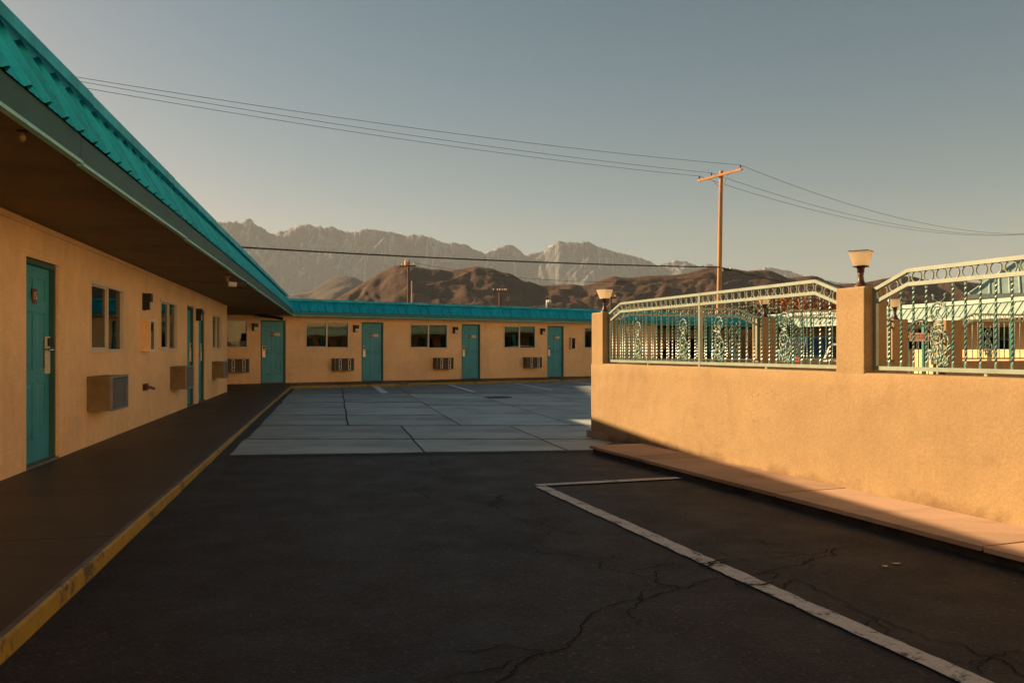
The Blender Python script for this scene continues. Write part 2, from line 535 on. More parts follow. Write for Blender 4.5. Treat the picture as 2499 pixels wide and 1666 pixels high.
CRACKS = [
    (0.030, [(-0.95, 9.29), (-0.84, 8.8), (-0.66, 8.23), (-0.61, 7.95), (-0.64, 7.68), (-0.79, 7.2), (-0.84, 7.07)]),
    (0.022, [(-1.3, 7.48), (-1.1, 7.34), (-0.95, 7.15), (-0.82, 7.07), (-0.68, 6.81), (-0.54, 6.73), (-0.37, 6.68), (-0.18, 6.56), (-0.09, 6.66), (0.02, 6.7)]),
    (0.022, [(-0.17, 6.54), (-0.1, 6.33), (-0.03, 6.03), (0.11, 5.87), (0.19, 5.79), (0.28, 5.59), (0.37, 5.51), (0.46, 5.4)]),
    (0.012, [(-1.55, 6.62), (-1.32, 6.53), (-1.11, 6.47), (-0.91, 6.53), (-0.73, 6.66), (-0.66, 6.81)]),
    (0.016, [(0.19, 5.22), (0.22, 5.05), (0.33, 4.89), (0.48, 4.79), (0.53, 4.56), (0.64, 4.49), (0.74, 4.41), (0.79, 4.3), (0.85, 4.21)]),
    (0.036, [(1.19, 4.43), (1.03, 4.34), (0.86, 4.21), (0.76, 4.11), (0.64, 4.02), (0.48, 3.97), (0.39, 3.84), (0.31, 3.66), (0.28, 3.47), (0.18, 3.34), (0.07, 3.23), (-0.03, 3.08), (-0.2, 2.7)]),
    (0.036, [(1.23, 4.45), (1.38, 4.53), (1.59, 4.65), (1.78, 4.79), (1.99, 5.05), (2.15, 5.14)]),
    (0.018, [(1.25, 5.05), (1.25, 4.87), (1.36, 4.79), (1.52, 4.82), (1.77, 4.89), (1.98, 5.03)]),
    (0.040, [(1.3, 4.09), (1.48, 4.34), (1.55, 4.22), (1.59, 3.9), (1.66, 3.72), (1.75, 3.52), (1.85, 3.37), (1.89, 3.25), (1.9, 3.1), (1.95, 2.7)]),
    (0.010, [(1.25, 5.05), (1.35, 5.25), (1.53, 5.31), (1.8, 5.28)]),
    (0.012, [(1.13, 7.05), (1.32, 7.39), (1.47, 7.45)]),
    (0.010, [(-2.6, 6.9), (-2.2, 6.75), (-1.9, 6.66), (-1.55, 6.62)]),
]
for k, (wid, pts) in enumerate(CRACKS):
    mb = MB()
    ribbon(mb, pts, min(wid, .020) * .42, 0.004)
    rb = random.Random(k)
    for q in range(max(1, len(pts) // 2)):          # hairline branches
        a = Vector(pts[rb.randrange(1, len(pts) - 1)])
        d_ = Vector((rb.uniform(-1, 1), rb.uniform(-1, 1))).normalized()
        L_ = rb.uniform(.15, .5)
        ribbon(mb, [tuple(a), tuple(a + d_ * L_ * .5 + Vector((rb.uniform(-.06, .06), rb.uniform(-.06, .06)))), tuple(a + d_ * L_)], .008, 0.0042)
    mb.build('crack', 'tar', parking_lot)
for pts in ([(1.02, 4.60), (1.1, 4.67), (1.17, 4.69), (1.26, 4.70)], [(1.14, 4.20), (1.2, 4.24), (1.27, 4.26), (1.36, 4.31)], [(1.02, 4.68), (1.13, 4.72), (1.22, 4.78)]):
    mb = MB()
    ribbon(mb, pts, .022, 0.0125)
    mb.build('crack', 'tar', parking_lot)

# white bay line: long stroke along the wall, short stroke to the kerb
def stripe(name, pts, wid, z, mat, parent):
    a, b = Vector(pts[0]), Vector(pts[1])
    t = (b - a).normalized()
    nn = Vector((-t.y, t.x))
    mb = MB()
    K = 160
    vs = []
    for k in range(K + 1):
        p = a.lerp(b, k / K)
        j1 = noise.noise(Vector((p.x * 7, p.y * 7, 0))) * 0.008 + noise.noise(Vector((p.x * 41, p.y * 41, 1))) * 0.006
        j2 = noise.noise(Vector((p.x * 7, p.y * 7, 5))) * 0.008 + noise.noise(Vector((p.x * 41, p.y * 41, 6))) * 0.006
        vs += [(*(p + nn * (wid / 2 + j1)), z), (*(p - nn * (wid / 2 + j2)), z)]
    mb.add(vs, [(2 * k, 2 * k + 1, 2 * k + 3, 2 * k + 2) for k in range(K)])
    return mb.build(name, mat, parent)
stripe('painted_line', [(0.255, 7.31), (1.95, 2.2)], 0.112, 0.008, 'white_paint', parking_lot)
stripe('painted_line', [(0.215, 7.36), (1.575, 7.79)], 0.105, 0.0115, 'white_paint', parking_lot)
for x, y in ((2.08, 4.62), (2.17, 4.68)):
    mb = MB()
    mb.quad(*[(x + math.cos(a) * 0.03 * (0.4 + random.random()), y + math.sin(a) * 0.018 * (.5 + random.random()), 0.007) for a in [k * math.pi / 4 for k in range(8)]])
    mb.build('paint_splash', 'white_paint', parking_lot)

# concrete apron: separate slabs over a dirty joint bed
TAN = 0.2126
def lineX(c, y):
    return c - TAN * y
def front_y(c):      # edge towards the asphalt
    return (9.36 + 0.1186 * (c + 3.18)) / (1 + 0.1186 * TAN)
def kerb_y(c):       # rear kerb line
    return (29.3 + 0.662 * (c + 1.56)) / (1 + 0.662 * TAN) - 0.02
apron = MB().quad((lineX(-1.3, front_y(-1.3)), front_y(-1.3), 0.004), (lineX(16, front_y(6)), front_y(6) + 0.9, 0.004),
                  (lineX(16, kerb_y(16)), kerb_y(16), 0.004), (lineX(-1.3, kerb_y(-1.3)), kerb_y(-1.3), 0.004)).build('concrete_apron', 'joint', kind='structure')
def slab_piece(c0, c1, ya, yb, mat='concrete'):
    g = 0.014
    def val(v, c):
        return v(c) if callable(v) else v
    gy = 0.016 + 0.0016 * val(ya, c0)
    P = [(lineX(c0 + g, val(ya, c0)), val(ya, c0) + gy), (lineX(c1 - g, val(ya, c1)), val(ya, c1) + gy),
         (lineX(c1 - g, val(yb, c1)), val(yb, c1) - gy), (lineX(c0 + g, val(yb, c0)), val(yb, c0) - gy)]
    cxm = sum(p[0] for p in P) / 4
    cym = sum(p[1] for p in P) / 4
    t = random.uniform(-0.0015, 0.0015)
    mb = MB().slab([(x - cxm, y - cym) for x, y in P], 0.0, 0.013 + t)
    mb.build('slab', mat, apron).location = (cxm, cym, 0.004)
cols1 = [-1.29, 1.03, 2.75, 4.6, 6.6, 8.8, 11.5]
for c0, c1 in zip(cols1[:-1], cols1[1:]):
    slab_piece(c0, c1, front_y, 11.1)
    slab_piece(c0, c1, 11.1, 13.1)
cols2 = [-1.29, 0.185, 1.97, 3.78, 5.6, 7.4, 9.3, 11.2, 13.4, 16]
for k, (c0, c1) in enumerate(zip(cols2[:-1], cols2[1:])):
    ys = [13.1, 15.2, 18.9, 22.7] if k < 2 else [13.1, 17.8, 20.4, 22.7]
    for a, b in zip(ys[:-1], ys[1:]):
        slab_piece(c0, c1, a, b)
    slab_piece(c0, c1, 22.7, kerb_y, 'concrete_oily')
for a, b in (((-4.52, 27.35), (-3.52, 22.95)), ((-2.2, 28.65), (-1.09, 23.6)), ((0.14, 29.6), (1.18, 24.7)), ((2.3, 31.1), (3.35, 26.2))):
    stripe('parking_stripe', [a, b], 0.13 if a[0] > -4 else 0.2, 0.022, 'faded_paint', apron)
# tar-filled cross joints
for y, ca, cb in ((11.1, -1.25, 6.6), (13.1, -1.25, 8.0), (15.2, -1.25, 1.95), (17.8, 1.99, 9.0), (18.9, -1.25, 1.9), (22.7, -1.25, 9.0)):
    j_ = MB()
    ribbon(j_, [(lineX(ca, y), y), (lineX((ca + cb) / 2, y), y), (lineX(cb, y), y)], .034 + .0016 * y, 0.0215, sub=40)
    j_.build('joint_filler', 'joint', apron)
# dark oil spots / utility cover
MB().lathe([(0.36, 0), (0.36, 0.004), (0.30, 0.005)], 18, (-0.35, 20.9, 0.0185)).build('utility_cover', 'joint', apron)

lip = MB()
prev = None
for k in range(91):
    c = -1.28 + 5.3 * k / 90
    y0 = front_y(c)
    a_ = 0.03 + 0.035 * noise.noise(Vector((c * 1.3, 0, 4))) + 0.018 * noise.noise(Vector((c * 7, 0, 4)))
    cur = ((lineX(c, y0), y0 - .10, 0.002), (lineX(c, y0), y0 - .02, 0.018), (lineX(c, y0), y0 + a_, 0.0215))
    if prev:
        lip.quad(prev[0], cur[0], cur[1], prev[1]).quad(prev[1], cur[1], cur[2], prev[2])
    prev = cur
lip.build('asphalt_lip', 'asphalt', parking_lot)

# walkways
K0 = (-0.16, -5.2)
KC = (-6.895, 25.77)
def lerp2(a, b, t):
    return (a[0] + (b[0] - a[0]) * t, a[1] + (b[1] - a[1]) * t)
kc_s, _ = FB.loc(*KC)
WC = FB.world(kc_s, 0.5)[:2]
KE = FB.world(27.2, -2.45)[:2]
WE = FB.world(27.2, 0.5)[:2]
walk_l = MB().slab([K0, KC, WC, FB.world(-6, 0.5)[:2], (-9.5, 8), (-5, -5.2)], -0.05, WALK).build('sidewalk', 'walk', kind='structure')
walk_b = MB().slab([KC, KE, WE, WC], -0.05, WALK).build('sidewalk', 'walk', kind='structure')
for k in range(17):      # control joints scored across the left walk
    p = lerp2(K0, KC, (k + .6) / 17)
    q = (p[0] - 1.62 * .977, p[1] - 1.62 * .212)
    d_ = (-.0022, .0095)
    MB().quad((p[0], p[1], WALK + .002), (p[0] + d_[0], p[1] + d_[1], WALK + .002), (q[0] + d_[0], q[1] + d_[1], WALK + .002), (q[0], q[1], WALK + .002)).build('control_joint', 'joint', walk_l)
def kerb(a, b, parent, wid=0.05, zt=WALK + 0.004, mat='yellow_paint', name='kerb', n=60):
    """kerb strip: painted face and a bare worn top arris"""
    A, B = Vector(a), Vector(b)
    t = (B - A).normalized()
    nn = Vector((t.y, -t.x))           # outwards (to the right of travel)
    vs, fs = [], []
    for k in range(n + 1):
        p = A.lerp(B, k / n)
        j = noise.noise(Vector((p.x * 3, p.y * 3, 7))) * 0.006
        for off, z in ((-wid, zt - 0.006), (0.0 + j, zt), (0.012 + j, zt - 0.012), (0.016 + j, -0.04)):
            q = p + nn * off
            vs.append((q.x, q.y, z))
    for k in range(n):
        for m in range(3):
            fs.append((4 * k + m, 4 * k + m + 1, 4 * k + m + 5, 4 * k + m + 4))
    mb = MB()
    mb.add(vs, fs)
    o = mb.build(name, mat, parent)
    return o
k1 = kerb(K0, KC, walk_l, n=140)
k2 = kerb(KC, KE, walk_b, n=120)
for o in (k1, k2):
    o.data.materials.append(M['edge'])
    for i, p in enumerate(o.data.polygons):
        if i % 3 == 0:
            p.material_index = 1
# asphalt built up against the kerb
mb = MB()
K = 60
for k in range(K):
    pa, pb = lerp2(K0, KC, 0.31 + 0.69 * k / K), lerp2(K0, KC, 0.31 + 0.69 * (k + 1) / K)
    def hh(q):
        return 0.052 * max(0.0, math.sin(math.pi * min(1, max(0, q)))) + 0.006 * noise.noise(Vector((q * 22, 0, 0)))
    za, zb = hh(k / K), hh((k + 1) / K)
    wa, wb = 0.20 + 0.05 * noise.noise(Vector((k * .31, 2, 0))), 0.20 + 0.05 * noise.noise(Vector(((k + 1) * .31, 2, 0)))
    mb.quad((pa[0], pa[1], za), (pa[0] + wa, pa[1] + wa * .2, 0.002), (pb[0] + wb, pb[1] + wb * .2, 0.002), (pb[0], pb[1], zb))
mb.build('asphalt_fillet', 'asphalt', parking_lot)

# narrow walk below the apricot wall
def kw(y):
    return (0.934 - 0.356 * (y - 9.77), y)
def ww(y, off=-0.02):
    s = (11.37 - y) / 0.942
    return FW.world(s, -off)[:2]
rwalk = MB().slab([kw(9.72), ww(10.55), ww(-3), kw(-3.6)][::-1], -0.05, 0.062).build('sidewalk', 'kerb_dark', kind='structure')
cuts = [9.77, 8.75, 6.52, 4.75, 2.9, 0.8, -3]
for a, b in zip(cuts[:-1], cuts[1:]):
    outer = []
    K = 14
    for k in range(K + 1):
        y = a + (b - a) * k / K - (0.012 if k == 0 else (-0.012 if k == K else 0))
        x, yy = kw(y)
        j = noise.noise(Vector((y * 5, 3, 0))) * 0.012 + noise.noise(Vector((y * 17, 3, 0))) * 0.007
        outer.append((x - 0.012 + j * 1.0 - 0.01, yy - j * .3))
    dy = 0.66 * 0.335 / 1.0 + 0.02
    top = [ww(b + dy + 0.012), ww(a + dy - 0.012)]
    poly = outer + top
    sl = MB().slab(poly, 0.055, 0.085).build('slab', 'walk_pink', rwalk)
# ------------------------------------------------------------------ facade parts
def wall_open(mb, x0, x1, z0, z1, openings, depth=0.13):
    xs = sorted({x0, x1, *[o[0] for o in openings], *[o[1] for o in openings]})
    zs = sorted({z0, z1, *[o[2] for o in openings], *[o[3] for o in openings]})
    xs = [x for x in xs if x0 <= x <= x1]
    zs = [z for z in zs if z0 <= z <= z1]
    for xa, xb in zip(xs[:-1], xs[1:]):
        for za, zb in zip(zs[:-1], zs[1:]):
            xm, zm = (xa + xb) / 2, (za + zb) / 2
            if any(o[0] < xm < o[1] and o[2] < zm < o[3] for o in openings):
                continue
            mb.quad((xa, 0, za), (xb, 0, za), (xb, 0, zb), (xa, 0, zb))
    for a, b, c, d in openings:
        mb.quad((a, 0, c), (a, depth, c), (a, depth, d), (a, 0, d))
        mb.quad((b, 0, d), (b, depth, d), (b, depth, c), (b, 0, c))
        mb.quad((a, 0, d), (a, depth, d), (b, depth, d), (b, 0, d))
        mb.quad((a, 0, c), (b, 0, c), (b, depth, c), (a, depth, c))

def text_mesh(txt, size, mat, ext=0.001):
    cu = bpy.data.curves.new('txt', 'FONT')
    cu.body = txt
    cu.size = size
    cu.extrude = ext
    cu.align_x = 'CENTER'
    cu.align_y = 'CENTER'
    cu.resolution_u = 3
    o = bpy.data.objects.new('txt', cu)
    COL.objects.link(o)
    bpy.context.view_layer.update()
    me = bpy.data.meshes.new_from_object(o.evaluated_get(bpy.context.evaluated_depsgraph_get()))
    bpy.data.objects.remove(o)
    me.materials.clear()
    me.materials.append(M[mat])
    return me

DOOR_CACHE = {}
def door_meshes(wd, ht):
    key = (round(wd, 2), round(ht, 2))
    if key in DOOR_CACHE:
        return DOOR_CACHE[key]
    mb = MB()
    mb.box(0, wd, 0.012, 0.05, 0, ht)
    st = 0.115 * wd / 0.86
    mid = wd / 2
    rails = [(0, 0.115), (0.405, 0.47), (0.765, 0.825), (0.935, 1.0)]
    for a, b in ((0, st), (mid - st * .45, mid + st * .45), (wd - st, wd)):
        mb.box(a, b, 0.0, 0.0118, 0, ht)
    for a, b in rails:
        for xa, xb in ((st, mid - st * .45), (mid + st * .45, wd - st)):
            mb.box(xa + .0005, xb - .0005, 0.0003, 0.0117, a * ht, b * ht)
    for (a, b) in ((0.115, 0.405), (0.47, 0.765), (0.825, 0.935)):
        for xa, xb in ((st, mid - st * .45), (mid + st * .45, wd - st)):
            i = 0.03
            za, zb = a * ht, b * ht
            mb.add([(xa + i, 0.0119, za + i), (xb - i, 0.0119, za + i), (xb - i, 0.0119, zb - i), (xa + i, 0.0119, zb - i),
                    (xa + 2 * i, 0.003, za + 2 * i), (xb - 2 * i, 0.003, za + 2 * i), (xb - 2 * i, 0.003, zb - 2 * i), (xa + 2 * i, 0.003, zb - 2 * i)],
                   [(0, 1, 5, 4), (1, 2, 6, 5), (2, 3, 7, 6), (3, 0, 4, 7), (4, 5, 6, 7)])
    fr = MB()
    t = 0.045
    fr.box(-t, 0, -0.05, 0.05, 0, ht + t).box(wd, wd + t, -0.05, 0.05, 0, ht + t).box(0.0005, wd - .0005, -0.05, 0.05, ht + 0.001, ht + t)
    th = MB().box(-t, wd + t, -0.085, 0.05, -0.04, 0.0)
    lk = MB().box(0.03, 0.125, -0.022, 0.0, 0.86, 1.10).box(0.03, 0.125, -0.022, 0.0, 1.115, 1.24)
    rd = MB().box(0.042, 0.112, -0.036, -0.0225, 1.14, 1.225)
    hd = MB().tube([(0.072, -0.022, 1.105), (0.072, -0.07, 1.105), (0.10, -0.078, 1.105), (0.20, -0.07, 1.10)], 0.011, 6)
    pl = MB().box(-0.055, 0.055, -0.01, 0.0, -0.075, 0.075)
    no = MB().box(0, 0.19, -0.008, 0.0, -0.045, 0.045)
    r = dict(door=mb.mesh('door', 'door'), frame=fr.mesh('door_frame', 'door_frame'), th=th.mesh('threshold', 'edge'),
             lock=lk.mesh('lock_plate', 'brass'), reader=rd.mesh('card_reader', 'black'), handle=hd.mesh('handle', 'steel', True),
             plaque=pl.mesh('number_plaque', 'plaque'), notice=no.mesh('notice_plate', 'notice'))
    DOOR_CACHE[key] = r
    return r

def add_door(b, x0, x1, z0, z1, number=None, flip=False, deep=0.075):
    """door in an opening x0..x1; lock on the left side, or on the right when flip"""
    t = 0.045
    wd, ht = x1 - x0 - 2 * t - 0.004, z1 - z0 - t - 0.03
    ms = door_meshes(wd, ht)
    d = inst('door', ms['door'], b, (x0 + t + 0.002, deep, z0 + 0.025))
    inst('door_frame', ms['frame'], b, (x0 + t + 0.002, deep, z0 + 0.02))
    inst('threshold', ms['th'], b, (x0 + t + 0.002, deep, z0 + 0.022))
    fx = (lambda v: wd - v) if flip else (lambda v: v)
    for nm, k in (('lock_plate', 'lock'), ('card_reader', 'reader'), ('handle', 'handle')):
        o = inst(nm, ms[k], d)
        if flip:
            o.location = (wd, 0, 0)
            o.scale = (-1, 1, 1)
    if number:
        zc = 1.63
        inst('number_plaque', ms['plaque'], d, (wd * 0.47, 0, zc))
        inst('room_number', text_mesh(number, 0.105, 'cream'), d, (wd * 0.47, -0.0112, zc), (R(90), 0, 0))
        if not flip:
            inst('notice_plate', ms['notice'], d, (wd * 0.47 + 0.09, 0, zc + 0.005))
    return d

WIN_CACHE = {}
def add_window(b, x0, x1, z0, z1, curt=0.55, sill=True):
    wd, ht = x1 - x0, z1 - z0
    key = (round(wd, 2), round(ht, 2))
    if key not in WIN_CACHE:
        t = 0.042
        f = MB()
        f.box(0, wd, -0.018, 0.05, 0, t).box(0, wd, -0.018, 0.05, ht - t, ht)
        f.box(0, t, -0.018, 0.05, t + .0005, ht - t - .0005).box(wd - t, wd, -0.018, 0.05, t + .0005, ht - t - .0005)
        f.box(wd * .47, wd * .47 + 0.055, -0.012, 0.045, t + .0005, ht - t - .0005)
        # sliding sash stiles
        f.box(t, t + 0.02, 0.012, 0.035, t + .001, ht - t - .001)
        f.box(t + .021, wd * .47 - .001, 0.012, 0.035, t + .001, t + 0.02).box(t + .021, wd * .47 - .001, 0.012, 0.035, ht - t - 0.02, ht - t - .001)
        p1 = MB().box(t + .02, wd * .47, 0.018, 0.024, t + .015, ht - t - .015)
        p2 = MB().box(wd * .47 + 0.055, wd - t, 0.030, 0.036, t + .001, ht - t - .001)
        WIN_CACHE[key] = (f.mesh('window', 'frame'), p1.mesh('pane', 'glass'), p2.mesh('pane', 'glass'))
    ms = WIN_CACHE[key]
    o = inst('window', ms[0], b, (x0, 0.0, z0))
    inst('pane', ms[1], o)
    inst('pane', ms[2], o)
    # curtain half drawn across the room side
    c = MB()
    n = 26
    cw = wd * curt
    vs = []
    for k in range(n + 1):
        x = wd * 0.02 + cw * k / n
        y = 0.20 + 0.03 * math.sin(k * 1.9) + 0.01 * math.sin(k * 5.1 + x0)
        vs += [(x, y, -0.05), (x + 0.02 * math.sin(k), y, ht + 0.05)]
    c.add(vs, [(2 * k, 2 * k + 2, 2 * k + 3, 2 * k + 1) for k in range(n)])
    c.build('curtain', 'curtain', o, smooth=True)
    return o

RISE, RUN = 0.50, 0.296
def panel_mesh(wd, rise, run, mat, name='roof_panel', nrib=3):
    L = math.hypot(rise, run)
    nz, ny = run / L, -rise / L
    prof = []
    p = wd / nrib
    for k in range(nrib):
        x = k * p
        prof += [(x, 0.0), (x + 0.018, 0.034), (x + 0.046, 0.034), (x + 0.064, 0.0), (x + 0.064 + (p - .064) * .33 - .012, 0), (x + 0.064 + (p - .064) * .33, 0.007),
                 (x + 0.064 + (p - .064) * .33 + .012, 0), (x + 0.064 + (p - .064) * .66 - .012, 0), (x + 0.064 + (p - .064) * .66, 0.007), (x + 0.064 + (p - .064) * .66 + .012, 0)]
    prof.append((wd, 0.0))
    mb = MB()
    n = len(prof)
    mb.v = [(x, ny * h, nz * h) for x, h in prof] + [(x, run + ny * h, rise + nz * h) for x, h in prof]
    mb.f = [(k, k + 1, n + k + 1, n + k) for k in range(n - 1)]
    return mb.mesh(name, mat)

def roof_run(b, fr, P0, P1, z0, z1, mat, fascia_mat, rise=RISE, run=RUN, fh=0.17, joints=3.7, joff=0.0, cap_h=0.045, lipmat='lip', wd=0.915):
    """mansard along an eave from P0 to P1 (world xy): fascia boards, rib panels, cap. z0/z1 soffit heights at the two ends"""
    P0, P1 = Vector(P0), Vector(P1)
    L = (P1 - P0).length
    ang = math.atan2((P1 - P0).y, (P1 - P0).x) - fr.a
    ax, ay = fr.loc(*P0)
    tilt = -math.atan2(z1 - z0, L)
    e = bpy.data.objects.new
    def place(nm, me, x, y=0.0, z=0.0):
        lx = ax + math.cos(ang) * x - math.sin(ang) * y
        ly = ay + math.sin(ang) * x + math.cos(ang) * y
        return inst(nm, me, b, (lx, ly, z0 + (z1 - z0) * x / L + z), (0, 0, ang))
    # fascia
    x = joff - joints
    cache = {}
    while x < L:
        a, c = max(0, x + 0.004), min(L, x + joints - 0.004)
        if c > a:
            ln = round(c - a, 3)
            if ln not in cache:
                mb = MB().box(0, ln, 0, 0.03, 0, fh)
                lp = MB().box(0, ln, -0.014, 0.0295, -0.022, -0.001)
                cache[ln] = (mb.mesh('fascia_board', fascia_mat), lp.mesh('drip_edge', lipmat))
            place('fascia_board', cache[ln][0], a)
            place('drip_edge', cache[ln][1], a)
        x += joints
    pm = panel_mesh(wd, rise, run, mat)
    k = 0
    while k * wd < L - 0.05:
        place('roof_panel', pm, k * wd, -0.014, fh + 0.004)
        k += 1
    # dark backing under the sheets, closing the eave
    bk = MB()
    bk.quad((0, 0.012, fh - .002), (L, 0.012, fh - .002), (L, run + .012, fh + rise), (0, run + .012, fh + rise))
    o = place('roof_backing', bk.mesh('roof_backing', 'black'), 0)
    o.rotation_euler = (0, -math.atan2(z1 - z0, L), ang)
    # cap flashing
    cl = 3.05
    x = 0
    while x < L - 0.01:
        ln = round(min(cl, L - x) - 0.006, 3)
        if ('c', ln) not in cache:
            mb = MB()
            mb.box(0, ln, run - 0.125, run - 0.108, rise - 0.035, rise + cap_h)
            mb.box(0, ln, run - 0.1075, run + 0.30, rise + cap_h - 0.02, rise + cap_h - 0.001)
            cache[('c', ln)] = mb.mesh('ridge_cap', mat)
        place('ridge_cap', cache[('c', ln)], x, 0, fh + 0.004)
        x += cl
    return place

# wall furniture shared meshes ---------------------------------------------------
def wall_lamp(fr, x, z, label):
    t = thing('wall_lamp', label, 'wall lamp', fr.world(x, 0, z), fr.a, 'wall lamps beside the motel doors')
    if not hasattr(wall_lamp, 'm'):
        wall_lamp.m = (MB().box(-.1, .1, -.012, -.001, -.13, .13).box(-.085, .085, -.115, -.0125, .0, .125).box(-.085, -.05, -.10, -.0125, -.125, -.001).mesh('housing', 'black'),
                       MB().box(-.049, .085, -.10, -.0125, -.118, -.0015).mesh('lens', 'lens'))
    inst('housing', wall_lamp.m[0], t)
    inst('lens', wall_lamp.m[1], t)
    return t

def ac_unit(fr, x, z, wd, ht, dep, label, style):
    t = thing('air_conditioner', label, 'air conditioner', fr.world(x, 0, z), fr.a, 'through-wall air conditioners')
    if style == 'louvre':
        MB().box(0, wd, -dep + .03, 0.05, 0, ht).build('sleeve', 'acbox', t)
        MB().box(-.006, wd + .006, -dep, -dep + .0295, -.006, .022).box(-.006, wd + .006, -dep, -dep + .0295, ht - .022, ht + .006).box(-.006, .02, -dep, -dep + .0295, .0225, ht - .0225).box(wd - .02, wd + .006, -dep, -dep + .0295, .0225, ht - .0225).build('grille_frame', 'acgrey', t)
        MB().box(.021, wd - .021, -dep + .02, -dep + .0285, .023, ht - .023).build('coil', 'acdark', t)
        n = 15
        m = MB()
        m.add([(0.0205, 0, 0), (wd - .0205, 0, 0), (wd - .0205, .016, .014), (.0205, .016, .014), (0.0205, .001, -.003), (wd - .0205, .001, -.003), (wd - .0205, .017, .011), (.0205, .017, .011)],
              [(0, 1, 2, 3), (7, 6, 5, 4), (4, 5, 1, 0), (3, 2, 6, 7)])
        me = m.mesh('louvre', 'acgrey')
        for k in range(n):
            inst('louvre', me, t, (0, -dep + .002, .03 + (ht - .06) * k / n))
        rib = MB().box(0, .01, -.003, .0, .023, ht - .023).mesh('stiffener', 'acgrey')
        for q in (.2, .68):
            inst('stiffener', rib, t, (wd * q, -dep, 0))
    else:
        MB().box(0, wd, -dep, 0.05, 0, ht).build('sleeve', 'acbox', t)
        MB().box(.03, wd - .02, -dep - .012, -dep - .0005, .02, ht - .02).build('grille', 'acdark', t)
        MB().box(.0, .018, -dep - .016, -dep - .0005, 0, ht).box(wd - .016, wd, -dep - .016, -dep - .0005, 0, ht).build('corner_trim', 'acgrey', t)
        fm = MB()
        a, hgt, th = .10, ht - .06, .02
        fm.box(0, a, -.012, 0, 0, th).box(0, a, -.012, 0, hgt - th, hgt).box(0, th, -.012, 0, th + .0005, hgt - th - .0005).box(a - th, a, -.012, 0, th + .0005, hgt - th - .0005).box(th + .0005, a - th - .0005, -.011, 0, hgt * .30, hgt * .30 + th)
        me = fm.mesh('vent_frame', 'cream')
        for q in (.20, .68):
            inst('vent_frame', me, t, (wd * q, -dep - .013, .03))
        lv = MB()
        me = lv.box(0, wd - .1, -.006, 0, 0, .006).mesh('louvre', 'acbox')
        for k in range(9):
            inst('louvre', me, t, (.05, -dep - .0125, .05 + k * (ht - .1) / 9))
    return t

def extinguisher_cabinet(fr, x, z, wd, ht, dep, label):
    t = thing('extinguisher_cabinet', label, 'cabinet', fr.world(x, 0, z), fr.a, 'fire extinguisher cabinets')
    MB().box(0, wd, -dep + .012, -.001, 0, .02).box(0, wd, -dep + .012, -.001, ht - .02, ht).box(0, .012, -dep + .012, -.001, .0205, ht - .0205).box(wd - .012, wd, -dep + .012, -.001, .0205, ht - .0205).box(.0125, wd - .0125, -.012, -.0015, .0205, ht - .0205).build('box', 'stucco', t)
    f = .03
    MB().box(0, wd, -dep, -dep + .0115, 0, f).box(0, wd, -dep, -dep + .0115, ht - f, ht).box(0, f, -dep, -dep + .0115, f + .0005, ht - f - .0005).box(wd - f, wd, -dep, -dep + .0115, f + .0005, ht - f - .0005).build('door_rim', 'white', t)
    MB().box(f, wd - f, -dep + .004, -dep + .007, f, ht - f).build('pane', 'glass', t)
    c = (wd / 2, -dep / 2, .03)
    MB().lathe([(.042, 0), (.045, .02), (.045, ht * .55), (.03, ht * .62), (.014, ht * .65), (.014, ht * .72)], 12, c).build('extinguisher', 'red', t, smooth=True)
    MB().box(wd / 2 - .03, wd / 2 + .05, -dep / 2 - .01, -dep / 2 + .01, ht * .72 + .03, ht * .80).build('trigger', 'black', t)
    return t

# ------------------------------------------------------------------ left wing
S_END = 14.15
left = thing('motel_wing', 'long tan motel wing at left with dark soffit and teal metal mansard roof', 'motel', (FL.o.x, FL.o.y, 0), FL.a)
WT = 2.45
left_doors = [(-0.86, 0.06, '15'), (7.88, 8.77, None), (9.29, 10.19, None), (-5.1, -4.2, None)]
left_wins = [(1.18, 2.79, 1.18, 2.04), (5.24, 6.75, 1.20, 2.06), (11.27, 12.87, 1.22, 2.07), (-3.6, -2.0, 1.18, 2.04)]
ops = [(a, b, WALK, 2.09) for a, b, _ in left_doors] + left_wins
mb = MB()
wall_open(mb, -14, S_END, 0.0, WT, ops)
mb.quad((S_END, 0, 0), (S_END, 7, 0), (S_END, 7, WT), (S_END, 0, WT))
mb.quad((-14, 7, 0), (-14, 0, 0), (-14, 0, WT), (-14, 7, WT))
mb.quad((S_END, 7, 0), (-14, 7, 0), (-14, 7, WT), (S_END, 7, WT))
mb.build('wall', 'stucco', left)
MB().box(-14, S_END - .02, 0.9, 0.95, 0.09, WT).build('room_partition', 'room', left)
for a, b, num in left_doors:
    add_door(left, a, b, WALK, 2.09, num, flip=True)
for k, (a, b, c, d) in enumerate(left_wins):
    add_window(left, a, b, c, d, (0.45, 0.4, 0.5, 0.5)[k])
# eave line and soffit
E0w = Vector((-2.65, 4.55))
Jw = Vector((-7.37, 27.8))
dirE = (Jw - E0w).normalized()
Estart = E0w - dirE * 10.5
Eend = Jw + dirE * 0.25
zs, zj = 2.46, 2.385
